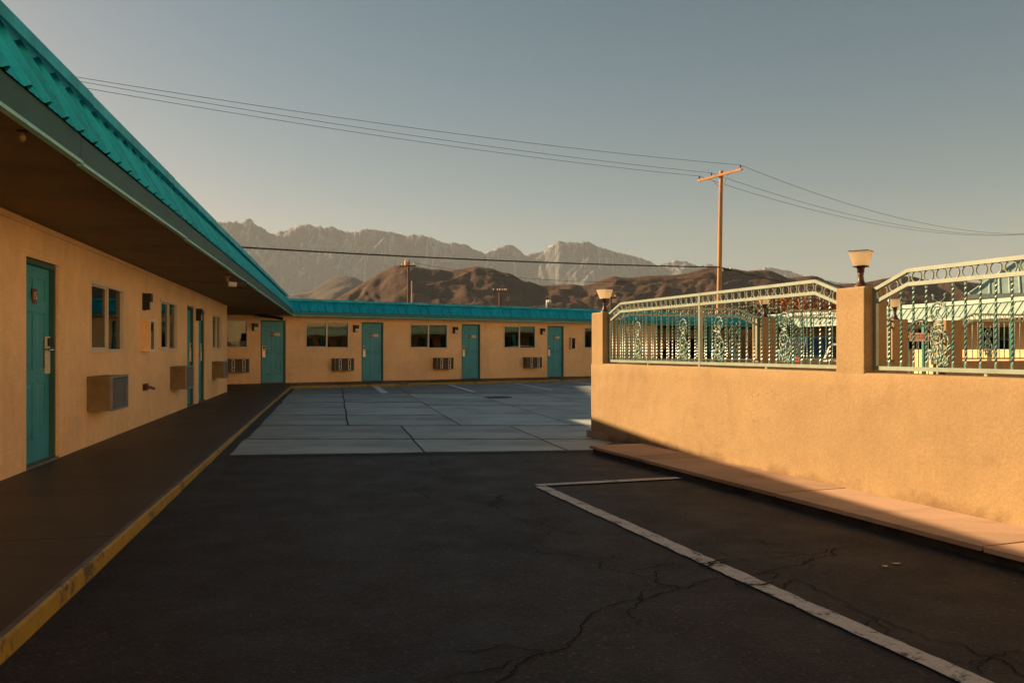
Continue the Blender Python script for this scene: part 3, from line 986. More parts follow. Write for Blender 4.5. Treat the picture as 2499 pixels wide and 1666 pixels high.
# beyond the near end the eave keeps level enough to be out of sight
z_start = zs + (zs - zj) * 10.5 / (Jw - E0w).length * 0.3
def Lz(p):
    return FL.loc(p.x, p.y)
sx0, sy0 = Lz(Estart)
sx1, sy1 = Lz(Eend)
soff = MB()
for k in range(24):
    ta, tb = k / 24, (k + 1) / 24
    xa, xb = sx0 + (sx1 - sx0) * ta, sx0 + (sx1 - sx0) * tb
    ya, yb = sy0 + (sy1 - sy0) * ta, sy0 + (sy1 - sy0) * tb
    za, zb = z_start + (zj - z_start) * ta, z_start + (zj - z_start) * tb
    soff.quad((xa, ya + .02, za), (xa, 7.2, za + .02), (xb, 7.2, zb + .02), (xb, yb + .02, zb))
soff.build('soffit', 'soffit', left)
roof_run(left, FL, Estart, Eend, z_start, zj, 'roof', 'fascia', rise=0.45, run=0.268, fh=0.17, joff=0.30)
deck = MB()
deck.box(-13.9, 18.6, -0.80, 7.2, 2.86, 2.90)
deck.box(-13.9, 18.6, 7.0, 7.2, 2.40, 2.859)
deck.build('roof_deck', 'roof', left)
# trim where wall meets soffit
MB().box(-14, S_END, -0.02, -0.001, WT - 0.075, WT - 0.035).build('wall_trim', 'stucco', left)

wall_lamp(FL, 4.05, 1.94, 'black wall lamp above the cabinet between the two nearest left windows')
wall_lamp(FL, 9.03, 1.95, 'black wall lamp between the pair of narrow teal doors on left wing')
extinguisher_cabinet(FL, 3.86, 1.19, 0.30, 0.48, 0.135, 'tan extinguisher cabinet with white rim below black lamp on left wall')
ac_unit(FL, 1.08, 0.50, 0.76, 0.40, 0.28, 'large olive air conditioner with grey louvres under the nearest left window', 'louvre')
ac_unit(FL, 6.12, 0.52, 0.72, 0.40, 0.28, 'olive air conditioner with louvres just before the pair of teal doors', 'louvre')
ac_unit(FL, 11.27, 0.54, 0.62, 0.40, 0.29, 'olive air conditioner at the far corner of the left wing', 'louvre')
t = thing('vent_hood', 'small brown weathered vent stub low on left wall between air conditioners', 'vent', FL.world(3.98, 0, 0.60), FL.a)
MB().box(0, .26, -.03, .02, 0, .10).build('vent_box', 'bronze', t)
MB().tube([(.06, -.03, .05), (.06, -.1, .045), (.22, -.12, .02)], .022, 7).build('spout', 'plaque', t)
# eave security light and bracket
t = thing('security_light', 'eave security light with pale lens under the far left soffit', 'light', (-4.58, 13.3, 2.40), FL.a)
MB().box(-.05, .05, -.05, .05, -.03, .06).build('mount', 'soffit', t)
MB().tube([(0, 0, -.02), (.0, 0, -.09), (.03, -.02, -.12)], .022, 8).build('neck', 'soffit', t)
MB().tube([(-.02, -.02, -.13), (.02, -.14, -.135)], .042, 10).build('lens', 'lens', t)
MB().tube([(.021, -.141, -.135), (.07, -.28, -.15)], [.05, .075], 10).build('head', 'bronze', t)
t = thing('eave_bulb', 'tiny pale bulb under the nearest edge of the left soffit', 'light', (-2.76, 4.66, 2.455), FL.a)
MB().lathe([(.03, 0), (.03, .02), (.015, .025)], 12, (0, 0, -.025)).build('base', 'bronze', t)
MB().lathe([(.008, 0), (.018, .015), (.020, .03), (.012, .05)], 12, (0, 0, -.075)).build('bulb', 'soffit', t, smooth=True)

# ------------------------------------------------------------------ rear wing
rear = thing('motel_wing', 'tan rear motel wing across the court with teal doors and teal mansard roof', 'motel', (FB.o.x, FB.o.y, 0), FB.a)
zd = 0.10
rdoors = [(-0.23, 0.63, '13'), (3.42, 4.28, '12'), (7.60, 8.45, '11'), (11.73, 12.58, '10')]
rwins = [(-2.28, -0.66, 1.28, 2.22), (1.31, 2.93, 1.275, 2.22), (5.35, 6.97, 1.265, 2.205), (9.54, 11.12, 1.27, 2.215), (13.67, 15.27, 1.27, 2.215)]
ops = [(a, b, WALK, 2.225) for a, b, _ in rdoors] + rwins
mb = MB()
BEND = 17.9
wall_open(mb, -8, BEND, 0.0, 2.40, ops)
mb.quad((BEND, 0, 0), (BEND, 6, 0), (BEND, 6, 2.4), (BEND, 0, 2.4))
mb.quad((BEND, 6, 0), (28, 6, 0), (28, 6, 2.4), (BEND, 6, 2.4))
mb.quad((28, 6, 0), (28, -.3, 0), (28, -.3, 2.4), (28, 6, 2.4))
mb.quad((-8, 6, 0), (-8, 0, 0), (-8, 0, 2.4), (-8, 6, 2.4))
mb.quad((BEND, 6, 0), (-8, 6, 0), (-8, 6, 2.4), (BEND, 6, 2.4))
mb.build('wall', 'stucco', rear)
MB().box(-7.9, BEND - .05, 0.9, 0.95, 0.09, 2.38).build('room_partition', 'room', rear)
for a, b, num in rdoors:
    add_door(rear, a, b, WALK, 2.225, num)
for k, (a, b, c, d) in enumerate(rwins):
    add_window(rear, a, b, c, d, (0.5, 0.12, 0.5, 0.45, 0.5)[k])
OV = 0.62
eB0 = Vector((Jw.x, Jw.y)) - FB.d * 0.35
jx, jy = FB.loc(Jw.x, Jw.y)
eB1 = Vector(FB.world(27.6, -OV)[:2])
zb0, zb1 = 2.385, 2.365
roof_run(rear, FB, eB0, eB1, zb0, zb1, 'roof', 'fascia_teal', rise=0.395, run=0.235, fh=0.125, joff=2.2)
ex0, ey0 = FB.loc(eB0.x, eB0.y)
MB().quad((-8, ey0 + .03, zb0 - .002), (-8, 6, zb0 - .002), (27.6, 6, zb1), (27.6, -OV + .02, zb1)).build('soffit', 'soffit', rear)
MB().box(-8, 27.5, -0.25, 6.2, 2.76, 2.80).box(-8, 27.5, 6.05, 6.2, 2.4, 2.759).build('roof_deck', 'roof', rear)
MB().box(-8, BEND, -0.03, -0.001, 2.27, 2.35).build('wall_trim', 'stucco', rear)
# carport posts
for x in (20.9, 24.2):
    MB().box(x - .07, x + .07, -0.45, -0.31, 0.02, 2.36).build('carport_post', 'fascia_teal', rear)
# downpipe elbow hanging at the inner corner
t = thing('gutter_downspout', 'dark gutter elbow hanging at the inner corner of the roofs', 'gutter', (Jw.x - .35, Jw.y - .35, 2.38), FB.a)
MB().tube([(-.75, .05, .02), (-.66, .0, -.03), (-.1, -.05, -.10), (.1, -.05, -.14)], .05, 8).build('pipe', 'black', t)
MB().box(-.8, -.7, -.02, .1, -.06, .06).build('bracket', 'black', t)

for x, lab in ((-0.42, 'black wall lamp left of the farthest-left rear door'), (3.19, 'black wall lamp left of the second rear door'),
               (7.30, 'black wall lamp left of the third rear door'), (11.46, 'black wall lamp left of the fourth rear door')):
    wall_lamp(FB, x, 1.98, lab)
for x, lab in ((-1.42, 'dark air conditioner beside the six-panel door behind the left wing corner'), (2.28, 'dark air conditioner under the window reflecting the sunlit wall'),
               (6.34, 'dark air conditioner under the window left of the third rear door'), (10.5, 'dark air conditioner under the window left of the fourth rear door')):
    ac_unit(FB, x, 0.48, 0.72, 0.44, 0.31, lab, 'vent')
extinguisher_cabinet(FB, 12.88, 1.24, 0.24, 0.51, 0.14, 'extinguisher cabinet with white rim right of the fourth rear door')
# roof vent
t = thing('roof_vent', 'curved white vent stack poking above the rear teal roof', 'roof vent', FB.world(12.35, 0.9, 2.82), FB.a)
MB().tube([(-.12, 0, 0), (-.02, 0, .2), (.0, 0, .42), (.0, 0, .55)], .035, 8).build('stack', 'white', t, smooth=True)
MB().lathe([(.03, -.06), (.085, -.03), (.085, .03), (.03, .06)], 12, (0.14, 0, 0.50)).build('cowl', 'white', t, smooth=True)

# ------------------------------------------------------------------ apricot wall, pillars, railings, pillar lamps
WTOP = 1.03
PH = 1.72
wallt = thing('garden_wall', 'sunlit apricot stucco wall with square pillars along the right walk', 'wall', (FW.o.x, FW.o.y, 0), FW.a)
TH = 0.24
fpill = [(0.0, 0.36), (4.77, 5.10), (9.19, 9.55)]
wm = MB()
def rounded_wall(mb, x0, x1, z0, z1, th, dx=0.14, nz=10):
    """front and top skin with hand-trowelled unevenness"""
    n = max(2, int((x1 - x0) / dx))
    prof = [(0.0, z0 + (z1 - .02 - z0) * k / nz) for k in range(nz + 1)] + [(0.006, z1 - .006), (0.02, z1), (th - .02, z1), (th, z1 - .02), (th, z0)]
    vs = []
    for i in range(n + 1):
        x = x0 + (x1 - x0) * i / n
        for y, z in prof:
            w_ = 0.005 * noise.noise(Vector((x * 2.2, z * 2.2, y + 3))) + 0.0025 * noise.noise(Vector((x * 7, z * 7, y)))
            zz = z + (0.006 * noise.noise(Vector((x * 1.7, 2, 0))) if z > z1 - .03 else 0)
            vs.append((x, y + w_, zz))
    m = len(prof)
    fs = [(i * m + k, (i + 1) * m + k, (i + 1) * m + k + 1, i * m + k + 1) for i in range(n) for k in range(m - 1)]
    mb.add(vs, fs)
rounded_wall(wm, 0.0, 15.5, -0.05, WTOP, TH)
wm.quad((0, 0, -.05), (0, 0, WTOP - .006), (0, TH, WTOP - .02), (0, TH, -.05))
wm.build('wall_face', 'stucco_wall', wallt, smooth=True)
for a, b in fpill:
    p = MB().box(a + (0.002 if a == 0 else 0), b, 0.003, TH - .003, WTOP - .06, PH)
    bevel(p.build('pillar', 'stucco_wall', wallt), 0.018, 3)
# footing block
MB().box(-0.05, 0.55, -0.045, 0.03, -0.02, 0.11).build('footing', 'walk_pink', wallt)

def pillar_lamp(loc, rz, label, k=1.0):
    t = thing('pillar_lamp', label, 'lamp', loc, rz, 'lamps on the wall pillars')
    if not hasattr(pillar_lamp, 'm'):
        b = MB()
        b.lathe([(.058, 0), (.056, .01), (.038, .03), (.026, .06), (.021, .10), (.026, .115), (.021, .122), (.028, .125), (.028, .152), (.032, .155), (.032, .166)], 14)
        b.lathe([(.045, .167), (.052, .172), (.052, .178)], sq=True)
        s = MB()
        s.lathe([(.046, .179), (.076, .293)], sq=True)
        c = MB()
        c.lathe([(.079, .294), (.079, .299)], sq=True)
        pillar_lamp.m = (b.mesh('base', 'bronze', True), s.mesh('shade', 'shade'), c.mesh('cap', 'bronze'))
        for p in pillar_lamp.m[0].polygons:
            p.use_smooth = len(p.vertices) == 4
    for nm, m in zip(('base', 'shade', 'cap'), pillar_lamp.m):
        inst(nm, m, t)
    t.scale = (k, k, k)
    return t
pillar_lamp(FW.world(0.18, .12, PH), FW.a + R(22), 'cream pillar lamp on the far end pillar of the apricot wall', 1.06)
pillar_lamp(FW.world(4.93, .12, PH), FW.a + R(31), 'large cream pillar lamp between the two front railing panels')
pillar_lamp(FW.world(9.37, .12, PH), FW.a, 'cream pillar lamp on the nearest pillar of the apricot wall')

# railing pieces
def twisted_bar(h, a=0.0068, pitch=0.15):
    mb = MB()
    n = max(8, int(h / 0.0125))
    vs = []
    for k in range(n + 1):
        z = h * k / n
        ph = 0.0 if (z < .035 or z > h - .035) else (min(z, h - .035) - .035) / pitch * 2 * math.pi
        for j in range(4):
            an = ph + math.pi / 4 + j * math.pi / 2
            vs.append((a * 1.414 * math.cos(an), a * 1.414 * math.sin(an), z))
    mb.add(vs, [(k * 4 + j, k * 4 + (j + 1) % 4, k * 4 + 4 + (j + 1) % 4, k * 4 + 4 + j) for k in range(n) for j in range(4)])
    return mb.mesh('baluster', 'bar')
BAR = {}
def bar_mesh(h):
    h = round(h, 2)
    if h not in BAR:
        BAR[h] = twisted_bar(h)
    return BAR[h]
def ring_mesh(r=0.044, t=0.0055):
    mb = MB()
    n, m = 22, 5
    vs = []
    for i in range(n):
        a = 2 * math.pi * i / n
        for j in range(m):
            b = 2 * math.pi * j / m
            q = r + t * math.cos(b)
            vs.append((q * math.cos(a), t * 1.3 * math.sin(b), q * math.sin(a)))
    mb.add(vs, [(i * m + j, i * m + (j + 1) % m, ((i + 1) % n) * m + (j + 1) % m, ((i + 1) % n) * m + j) for i in range(n) for j in range(m)])
    return mb.mesh('ring', 'rail', True)
RING = ring_mesh()
def spiral(cx, cz, r0, r1, a0, a1, n=26):
    return [(cx + (r0 + (r1 - r0) * k / n) * math.cos(a0 + (a1 - a0) * k / n), 0.0, cz + (r0 + (r1 - r0) * k / n) * math.sin(a0 + (a1 - a0) * k / n)) for k in range(n + 1)]
def scroll_mesh():
    mb = MB()
    def tp(pts, r0, r1=None):
        r1 = r0 if r1 is None else r1
        k = len(pts)
        mb.tube(pts, [r0 + (r1 - r0) * i / (k - 1) for i in range(k)], 6)
    def leaf(x, z, a, ln, r=.0065, curl=1.2):
        pts = []
        px, pz, an = x, z, a
        for i in range(6):
            pts.append((px, (i - 2) * .0012 - .002, pz))
            px += math.cos(an) * ln / 5
            pz += math.sin(an) * ln / 5
            an += curl / 5
        k = len(pts)
        mb.tube(pts, [r * (.55 + .75 * math.sin(math.pi * (i + .6) / k)) for i in range(k)], 5)
    # upper and lower volutes, joined by an S stem
    tp(spiral(.005, .405, .088, .020, R(-120), R(-120) - R(520)), .0078, .005)
    tp(spiral(-.005, .235, .080, .018, R(60), R(60) + R(560)), .0078, .005)
    tp([(-.04, 0, .328), (-.02, 0, .322), (.0, 0, .315), (.02, 0, .31), (.036, 0, .304)], .008)
    tp(spiral(.02, .40, .045, .014, R(20), R(20) + R(330), 16), .006, .004)
    tp(spiral(-.022, .235, .040, .012, R(200), R(200) - R(330), 16), .006, .004)
    tp([(.07, 0, .23), (.085, 0, .19), (.07, 0, .145), (.035, 0, .12), (.0, 0, .10)], .007, .006)
    tp([(-.075, 0, .20), (-.07, 0, .16), (-.04, 0, .135)], .006, .005)
    # top horns
    tp([(-.035, 0, .485), (-.055, 0, .505), (-.05, 0, .525), (-.064, 0, .533)], .006, .0075)
    tp([(.035, 0, .487), (.052, 0, .507), (.045, 0, .528), (.062, 0, .537)], .006, .0075)
    rnd = random.Random(3)
    for k in range(13):      # leaves along the volutes
        a = R(-110 - k * 29)
        leaf(.005 + .083 * math.cos(a), .405 + .083 * math.sin(a), a + R(rnd.uniform(100, 200)), .036, .0055, rnd.uniform(-1.5, 1.5))
    for k in range(12):
        a = R(60 + k * 30)
        leaf(-.005 + .074 * math.cos(a), .235 + .074 * math.sin(a), a + R(rnd.uniform(110, 220)), .036, .0055, rnd.uniform(-1.5, 1.5))
    for k in range(44):      # acanthus spray at the foot
        x = rnd.uniform(-.085, .085)
        z = rnd.uniform(.005, .135)
        if abs(x) > .03 + z * .42 + .03:
            x *= .6
        leaf(x, z, R(90) - x * 9 + rnd.uniform(-.7, .7), rnd.uniform(.03, .055), .0068, rnd.uniform(-2, 2))
    tp(spiral(.0, .045, .034, .010, R(90), R(90) + R(420), 18), .007, .005)
    return mb.mesh('scroll_ornament', 'scroll', True)
SCROLL = scroll_mesh()

def railing(fr, x0, x1, label, centre, scrolls, offs, post_at=(0.0,), bend=0.35, yoff=0.10, feet=(), ringgap=0.1082, mirror_y=1):
    """railing panel between two pillars; local x from the left pillar"""
    L = x1 - x0
    t = thing('railing_panel', label, 'railing', fr.world(x0, yoff, 0), fr.a, 'wrought iron railing panels')
    zt, zl, zb = 1.812, 1.708, 1.068
    dz = 0.125
    def top(x):
        e = min(x, L - x)
        return zt - dz * max(0.0, 1 - e / bend)
    for nm, z in (('top_rail', 0.0), ('lower_rail', zl - zt)):
        mb = MB()
        mb.bar((0.004, 0, zt - dz + z), (bend, 0, zt + z), .036, .029)
        mb.bar((bend + .0005, 0, zt + z), (L - bend - .0005, 0, zt + z), .036, .029)
        mb.bar((L - bend, 0, zt + z), (L - .004, 0, zt - dz + z), .036, .029)
        mb.build(nm, 'rail', t)
    MB().bar((0.004, 0, zb), (L - .004, 0, zb), .036, .03).build('bottom_rail', 'rail', t)
    for x in (0.018, L - 0.018):
        MB().box(x - .014, x + .014, -.014, .014, zb + .016, zt - dz - .016).build('end_post', 'rail', t)
    c = centre - x0
    for p in post_at:
        MB().box(c + p - .013, c + p + .013, -.021, .021, WTOP - .01, zt + .012).build('post', 'rail', t)
    for p in feet:
        MB().box(c + p - .012, c + p + .012, -.012, .012, WTOP - .015, zb - .0155).build('foot', 'rail', t)
    for o in offs:
        x = c + o
        if 0.05 < x < L - 0.05:
            h = top(x) + (zl - zt) - .014 - (zb + .015)
            inst('baluster', bar_mesh(h), t, (x, 0, zb + .015))
    for o in scrolls:
        x = c + o
        if 0.1 < x < L - 0.1:
            inst('scroll_ornament', SCROLL, t, (x, 0, zb + .014))
    n = int((L - 2 * bend + ringgap) / ringgap)
    xs = [bend - ringgap * .35 + (L - 2 * bend + ringgap * .7) * k / (n - 1) for k in range(n)]
    k = 1
    while xs[0] - k * ringgap > 0.06:
        xs = xs + [xs[0] - k * ringgap, L - (xs[0] - k * ringgap)]
        k += 1
        if k > 4:
            break
    for x in xs:
        inst('ring', RING, t, (x, 0, top(x) - (zt - zl) / 2))
    return t

half = [.11, .232, .468, .588, .709, .829, .95, 1.07, 1.19, 1.295, 1.53, 1.65, 1.77, 1.89, 2.01, 2.12]
offs = [-o for o in half] + half
railing(FW, 0.36, 4.77, 'sunlit railing panel between the far pillar and the lamp-topped middle pillar', 2.58, (-1.414, -.35, .35, 1.414), offs, feet=(-1.15, 1.15))
railing(FW, 5.10, 9.19, 'near railing panel running out of the picture at right', 7.144, (-1.414, -.35, .35, 1.414), offs, feet=(-1.02, 1.15))

# rear side of the enclosure, in shade
encl = thing('garden_wall', 'shaded low stucco wall with lamp pillars behind the front railing', 'wall', (FR.o.x, FR.o.y, 0), FR.a)
rp = [(2.80, 3.06), (5.28, 5.57), (6.36, 6.72), (9.3, 9.58)]
for a, b in ((TH + .01, 5.57), (6.36, 14)):
    m = MB()
    rounded_wall(m, a, b, 0.0, WTOP, .24, 0.4, 4)
    m.quad((b, 0, 0), (b, .24, 0), (b, .24, WTOP - .02), (b, 0, WTOP - .006))
    m.build('wall_face', 'stucco_wall', encl, smooth=True)
for a, b in rp:
    bevel(MB().box(a, b, -.01, .25, WTOP - .05, PH - .02).build('pillar', 'stucco_wall', encl), 0.012, 2)
    if a < 6 :
        pass
for (a, b), lab in zip((rp[0], rp[1]), ('cream pillar lamp seen through the far end of the front railing', 'cream pillar lamp beside the courtyard gate')):
    pillar_lamp(FR.world((a + b) / 2, .12, PH - .02), FR.a + R(35), lab, 1.12)
rh = [.11, .232, .355, .478, .60, .745, .975, 1.10]
roffs = [0.115, -0.115, .235, -.235, .36, -.36, .485, -.485, .61, -.61, .745, -.745, .975, -.975, 1.1, -1.1, 1.22, -1.22]
railing(FR, 0.30, 2.80, 'shaded rear railing panel facing the court behind the front railing', 1.51, (0, .86, -.86), roffs, post_at=())
railing(FR, 3.06, 5.28, 'shaded rear railing panel between the two rear lamp pillars', 4.17, (-.66, .66), [.0, .12, -.12, .24, -.24, .36, -.36, .48, -.48, .54, -.54, .78, -.78, .90, -.90, 1.02, -1.02], post_at=())
railing(FR, 6.72, 9.30, 'shaded rear railing panel right of the courtyard gate', 8.01, (-.6, .6), [.0, .12, -.12, .24, -.24, .36, -.36, .48, -.48, .72, -.72, .84, -.84, .96, -.96, 1.08, -1.08], post_at=())
# gate
g = thing('courtyard_gate', 'arched wrought iron gate with a KEEP CLOSED sign between rear pillars', 'gate', FR.world(5.60, .12, 0), FR.a)
GW = 0.73
mb = MB()
arch = [(GW * k / 12, 0, 1.44 + .26 * math.sin(math.pi * (0.06 + .88 * k / 12))) for k in range(13)]
mb2 = MB().tube(arch, .016, 5)
mb2.build('arch_rail', 'rail', g)
MB().tube([(x, y, z - .1) for x, y, z in arch], .013, 5).build('arch_rail', 'rail', g)
MB().bar((0, 0, 1.37), (GW, 0, 1.37), .03, .022).bar((0, 0, 1.475), (GW, 0, 1.475), .03, .022).build('mid_rail', 'rail', g)
MB().bar((0, 0, .18), (GW, 0, .18), .03, .028).build('bottom_rail', 'rail', g)
for x in (.012, GW - .012):
    MB().box(x - .012, x + .012, -.016, .016, .1, 1.47).build('gate_stile', 'rail', g)
for k in range(1, 7):
    inst('baluster', bar_mesh(1.165), g, (GW * k / 7, 0, .195))
for k in range(7):
    inst('ring', RING, g, (.05 + .105 * k, 0, 1.4225))
inst('scroll_ornament', SCROLL, g, (GW * .5, 0, .2))
for k in range(6):
    x, _, z = arch[2 * k + 1]
    inst('ring', RING, g, (x, 0, z - .05)).scale = (.85, 1, .85)
sg = MB().box(.09, .49, -.035, -.028, 1.352, 1.492).build('sign_board', 'sign', g)
inst('sign_lettering', text_mesh('KEEP CLOSED', .072, 'sign_red'), sg, (.29, -.0365, 1.422), (R(90), 0, 0)).scale = (.80, 1.35, 1)

# pool deck
MB().quad(FR.world(.3, .1, .02), FR.world(14, .1, .02), FR.world(14, -9, .02), FW.world(9, .2, .02)).build('pool_deck', 'deck', kind='structure')

# ------------------------------------------------------------------ right wing with sunlit pale roof
right = thing('motel_wing', 'far right motel wing with sunlit pale green ribbed roof and shaded porch', 'motel', (FE.o.x, FE.o.y, 0), FE.a)
PD = 1.9
mb = MB()
ops = []
rd2, rw2 = [], []
x = 1.2
while x < 40:
    rd2.append((x + 2.3, x + 3.15))
    rw2.append((x, x + 1.6, 1.2, 2.15))
    x += 4.1
ops = [(a, b, WALK, 2.15) for a, b in rd2] + rw2
wall_open(mb, -4, 42, 0, 2.5, ops)
mb.quad((42, 0, 0), (42, 6, 0), (42, 6, 2.5), (42, 0, 2.5))
mb.quad((42, 6, 0), (-4, 6, 0), (-4, 6, 2.5), (42, 6, 2.5))
wobj = mb.build('wall', 'stucco', right)
wobj.location = (0, PD, 0)
hold = []
for a, b in rd2:
    d = add_door(right, a, b, WALK, 2.15)
for o in right.children:
    if o.name.split('.')[0] in ('door', 'door_frame', 'threshold'):
        o.location.y += PD
for a, b, c, d in rw2:
    o = add_window(right, a, b, c, d, .5)
    o.location.y += PD
ew0, ew1 = Vector(FE.world(-3.2, 0)[:2]), Vector(FE.world(42, 0)[:2])
roof_run(right, FE, ew0, ew1, 2.36, 2.42, 'roof_pale', 'roof_pale', rise=0.52, run=0.42, fh=0.09, cap_h=0.11, lipmat='roof_pale')
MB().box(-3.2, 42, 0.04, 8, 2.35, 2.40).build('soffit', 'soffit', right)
MB().box(-3.2, 42, .5, 8, 2.85, 2.90).build('roof_deck', 'roof_pale', right)
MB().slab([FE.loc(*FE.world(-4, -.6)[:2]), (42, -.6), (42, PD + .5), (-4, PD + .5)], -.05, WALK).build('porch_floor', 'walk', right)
for x in (4.2, 8.3, 12.4, 16.5, 20.6, 24.7, 28.8, 32.9, 37.0):
    MB().box(x - .06, x + .06, .12, .24, WALK, 2.36).build('porch_post', 'fascia_teal', right)

# hip-roofed house beyond the right wing
FH = Frame(26.5, 48.0, R(-29))
h = thing('house', 'pale green hipped house roof at far right behind the right motel wing', 'house', (FH.o.x, FH.o.y, 0), FH.a)
HW, HD, HZ, HP = 14.0, 9.0, 4.42, 3.6
wb = MB().box(.8, HW - .8, .8, HD - .8, 0, HZ + .02)
wb.build('wall', 'stucco', h)
def hip_plane(length, frm, name):
    """ribbed sheets clipped by the hips; frm maps (along, up) to local xyz"""
    half = HD / 2
    n = int(length / .5)
    for k in range(n):
        xa, xb = length * k / n, length * (k + 1) / n
        m = MB()
        pts = []
        for x, e in ((xa, 0), (xb, 0), (xb, 1), (xa, 1)):
            hgt = max(0.0, min(x, length - x, half))
            pts.append(frm(x, hgt * e, 0))
        if (Vector(pts[2]) - Vector(pts[3])).length > 1e-4 and xa > 1e-6 and xb < length - 1e-6:
            m.quad(*pts)
            ha = max(0.0, min(xa, length - xa, half))
            m.quad(frm(xa, 0, 0), frm(xa + .02, 0, .05), frm(xa + .02, ha, .05), frm(xa, ha, 0))
            m.quad(frm(xa + .02, 0, .05), frm(xa + .07, 0, .05), frm(xa + .07, ha, .05), frm(xa + .02, ha, .05))
            m.quad(frm(xa + .07, 0, .05), frm(xa + .09, 0, 0), frm(xa + .09, ha, 0), frm(xa + .07, ha, .05))
        else:
            m.add(pts[:2] + ([pts[2]] if xa < 1e-6 else [pts[3]]), [(0, 1, 2)])
        m.build(name, 'roof_pale', h)
sl = HP / (HD / 2)
hip_plane(HW, lambda x, u, e: (x, u, HZ + u * sl + e), 'roof_panel')
hip_plane(HW, lambda x, u, e: (HW - x, HD - u, HZ + u * sl + e), 'roof_panel')
hip_plane(HD, lambda x, u, e: (u, HD - x, HZ + u * sl + e), 'roof_panel')
hip_plane(HD, lambda x, u, e: (HW - u, x, HZ + u * sl + e), 'roof_panel')
for a, b in (((0, 0), (4.5, 4.5)), ((0, HD), (4.5, 4.5)), ((HW, 0), (HW - 4.5, 4.5)), ((HW, HD), (HW - 4.5, 4.5))):
    MB().tube([(a[0], a[1], HZ + .03), (b[0], b[1], HZ + HP + .05)], .09, 6).build('hip_cap', 'roof_pale', h)
MB().tube([(4.5, 4.5, HZ + HP + .05), (HW - 4.5, 4.5, HZ + HP + .05)], .1, 6).build('ridge_cap', 'roof_pale', h)
MB().box(-.05, HW + .05, -.05, 0, HZ - .24, HZ + .02).box(-.05, 0, .0005, HD, HZ - .24, HZ + .02).box(HW, HW + .05, .0005, HD, HZ - .24, HZ + .02).build('fascia_board', 'roof_pale', h)
MB().box(.0005, HW - .0005, .0005, HD, HZ - .26, HZ - .245).build('soffit', 'soffit', h)
for x in (3.0, 6.5, 10.0):
    w_ = MB().box(x, x + 1.3, .74, .799, 1.3, 2.6).build('window', 'frame', h)
    MB().box(x + .08, x + 1.22, .73, .739, 1.38, 2.52).build('pane', 'carglass', w_)

# unseen block added behind the left wing: keeps the far end of the court in shade
nb = thing('added_shade_building', 'unseen tan block added behind the left motel wing to shade the court', 'building', (-17, 23.3, 0), 0)
NBW, NBD, NBH = 8.0, 19.7, 9.0
wn = []
nbm = MB().box(-NBW, 0, 0, NBD, 0, NBH)
nbm.build('wall', 'stucco', nb)
MB().box(-NBW - .2, .2, -.2, NBD + .2, NBH + .002, NBH + .18).build('roof', 'fascia', nb)
for k in range(5):
    for z in (1.2, 4.6):
        w_ = MB().box(.0, .06, 1.5 + k * 3.3, 3.0 + k * 3.3, z, z + 1.4).build('window', 'frame', nb)
        MB().box(.061, .066, 1.58 + k * 3.3, 2.92 + k * 3.3, z + .08, z + 1.32).build('pane', 'carglass', w_)

# unseen cream building added behind the camera: its sunlit front bounces warm fill courtwards
sf = Frame(2.0, -17.0, math.atan2(0.55, 0.835))
st_ = thing('added_bounce_building', 'unseen long cream building added to bounce warm light into the court', 'building', (sf.o.x, sf.o.y, 0), sf.a + math.pi)
sm = MB()
wops = []
for k in range(12):
    for z in (1.0, 5.2):
        wops.append((-2.2 - k * 3.6 - 1.5, -2.2 - k * 3.6, z, z + 1.7))
wall_open(sm, -46, 6, 0, 9.5, wops, .2)
sm.quad((-46, 0, 0), (-46, 0, 9.5), (-46, 12, 9.5), (-46, 12, 0)).quad((6, 0, 0), (6, 12, 0), (6, 12, 9.5), (6, 0, 9.5)).quad((-46, 0, 9.5), (6, 0, 9.5), (6, 12, 9.5), (-46, 12, 9.5))
sm.build('wall', 'cream_stucco', st_)
sp = MB().box(0, 1.5, .15, .16, 0, 1.7).mesh('window', 'carglass')
for a, b, c, d in wops:
    inst('window', sp, st_, (a, 0, c))
MB().box(-46.2, 6.2, -.25, .1, 9.5, 9.9).build('cornice', 'cream_stucco', st_)

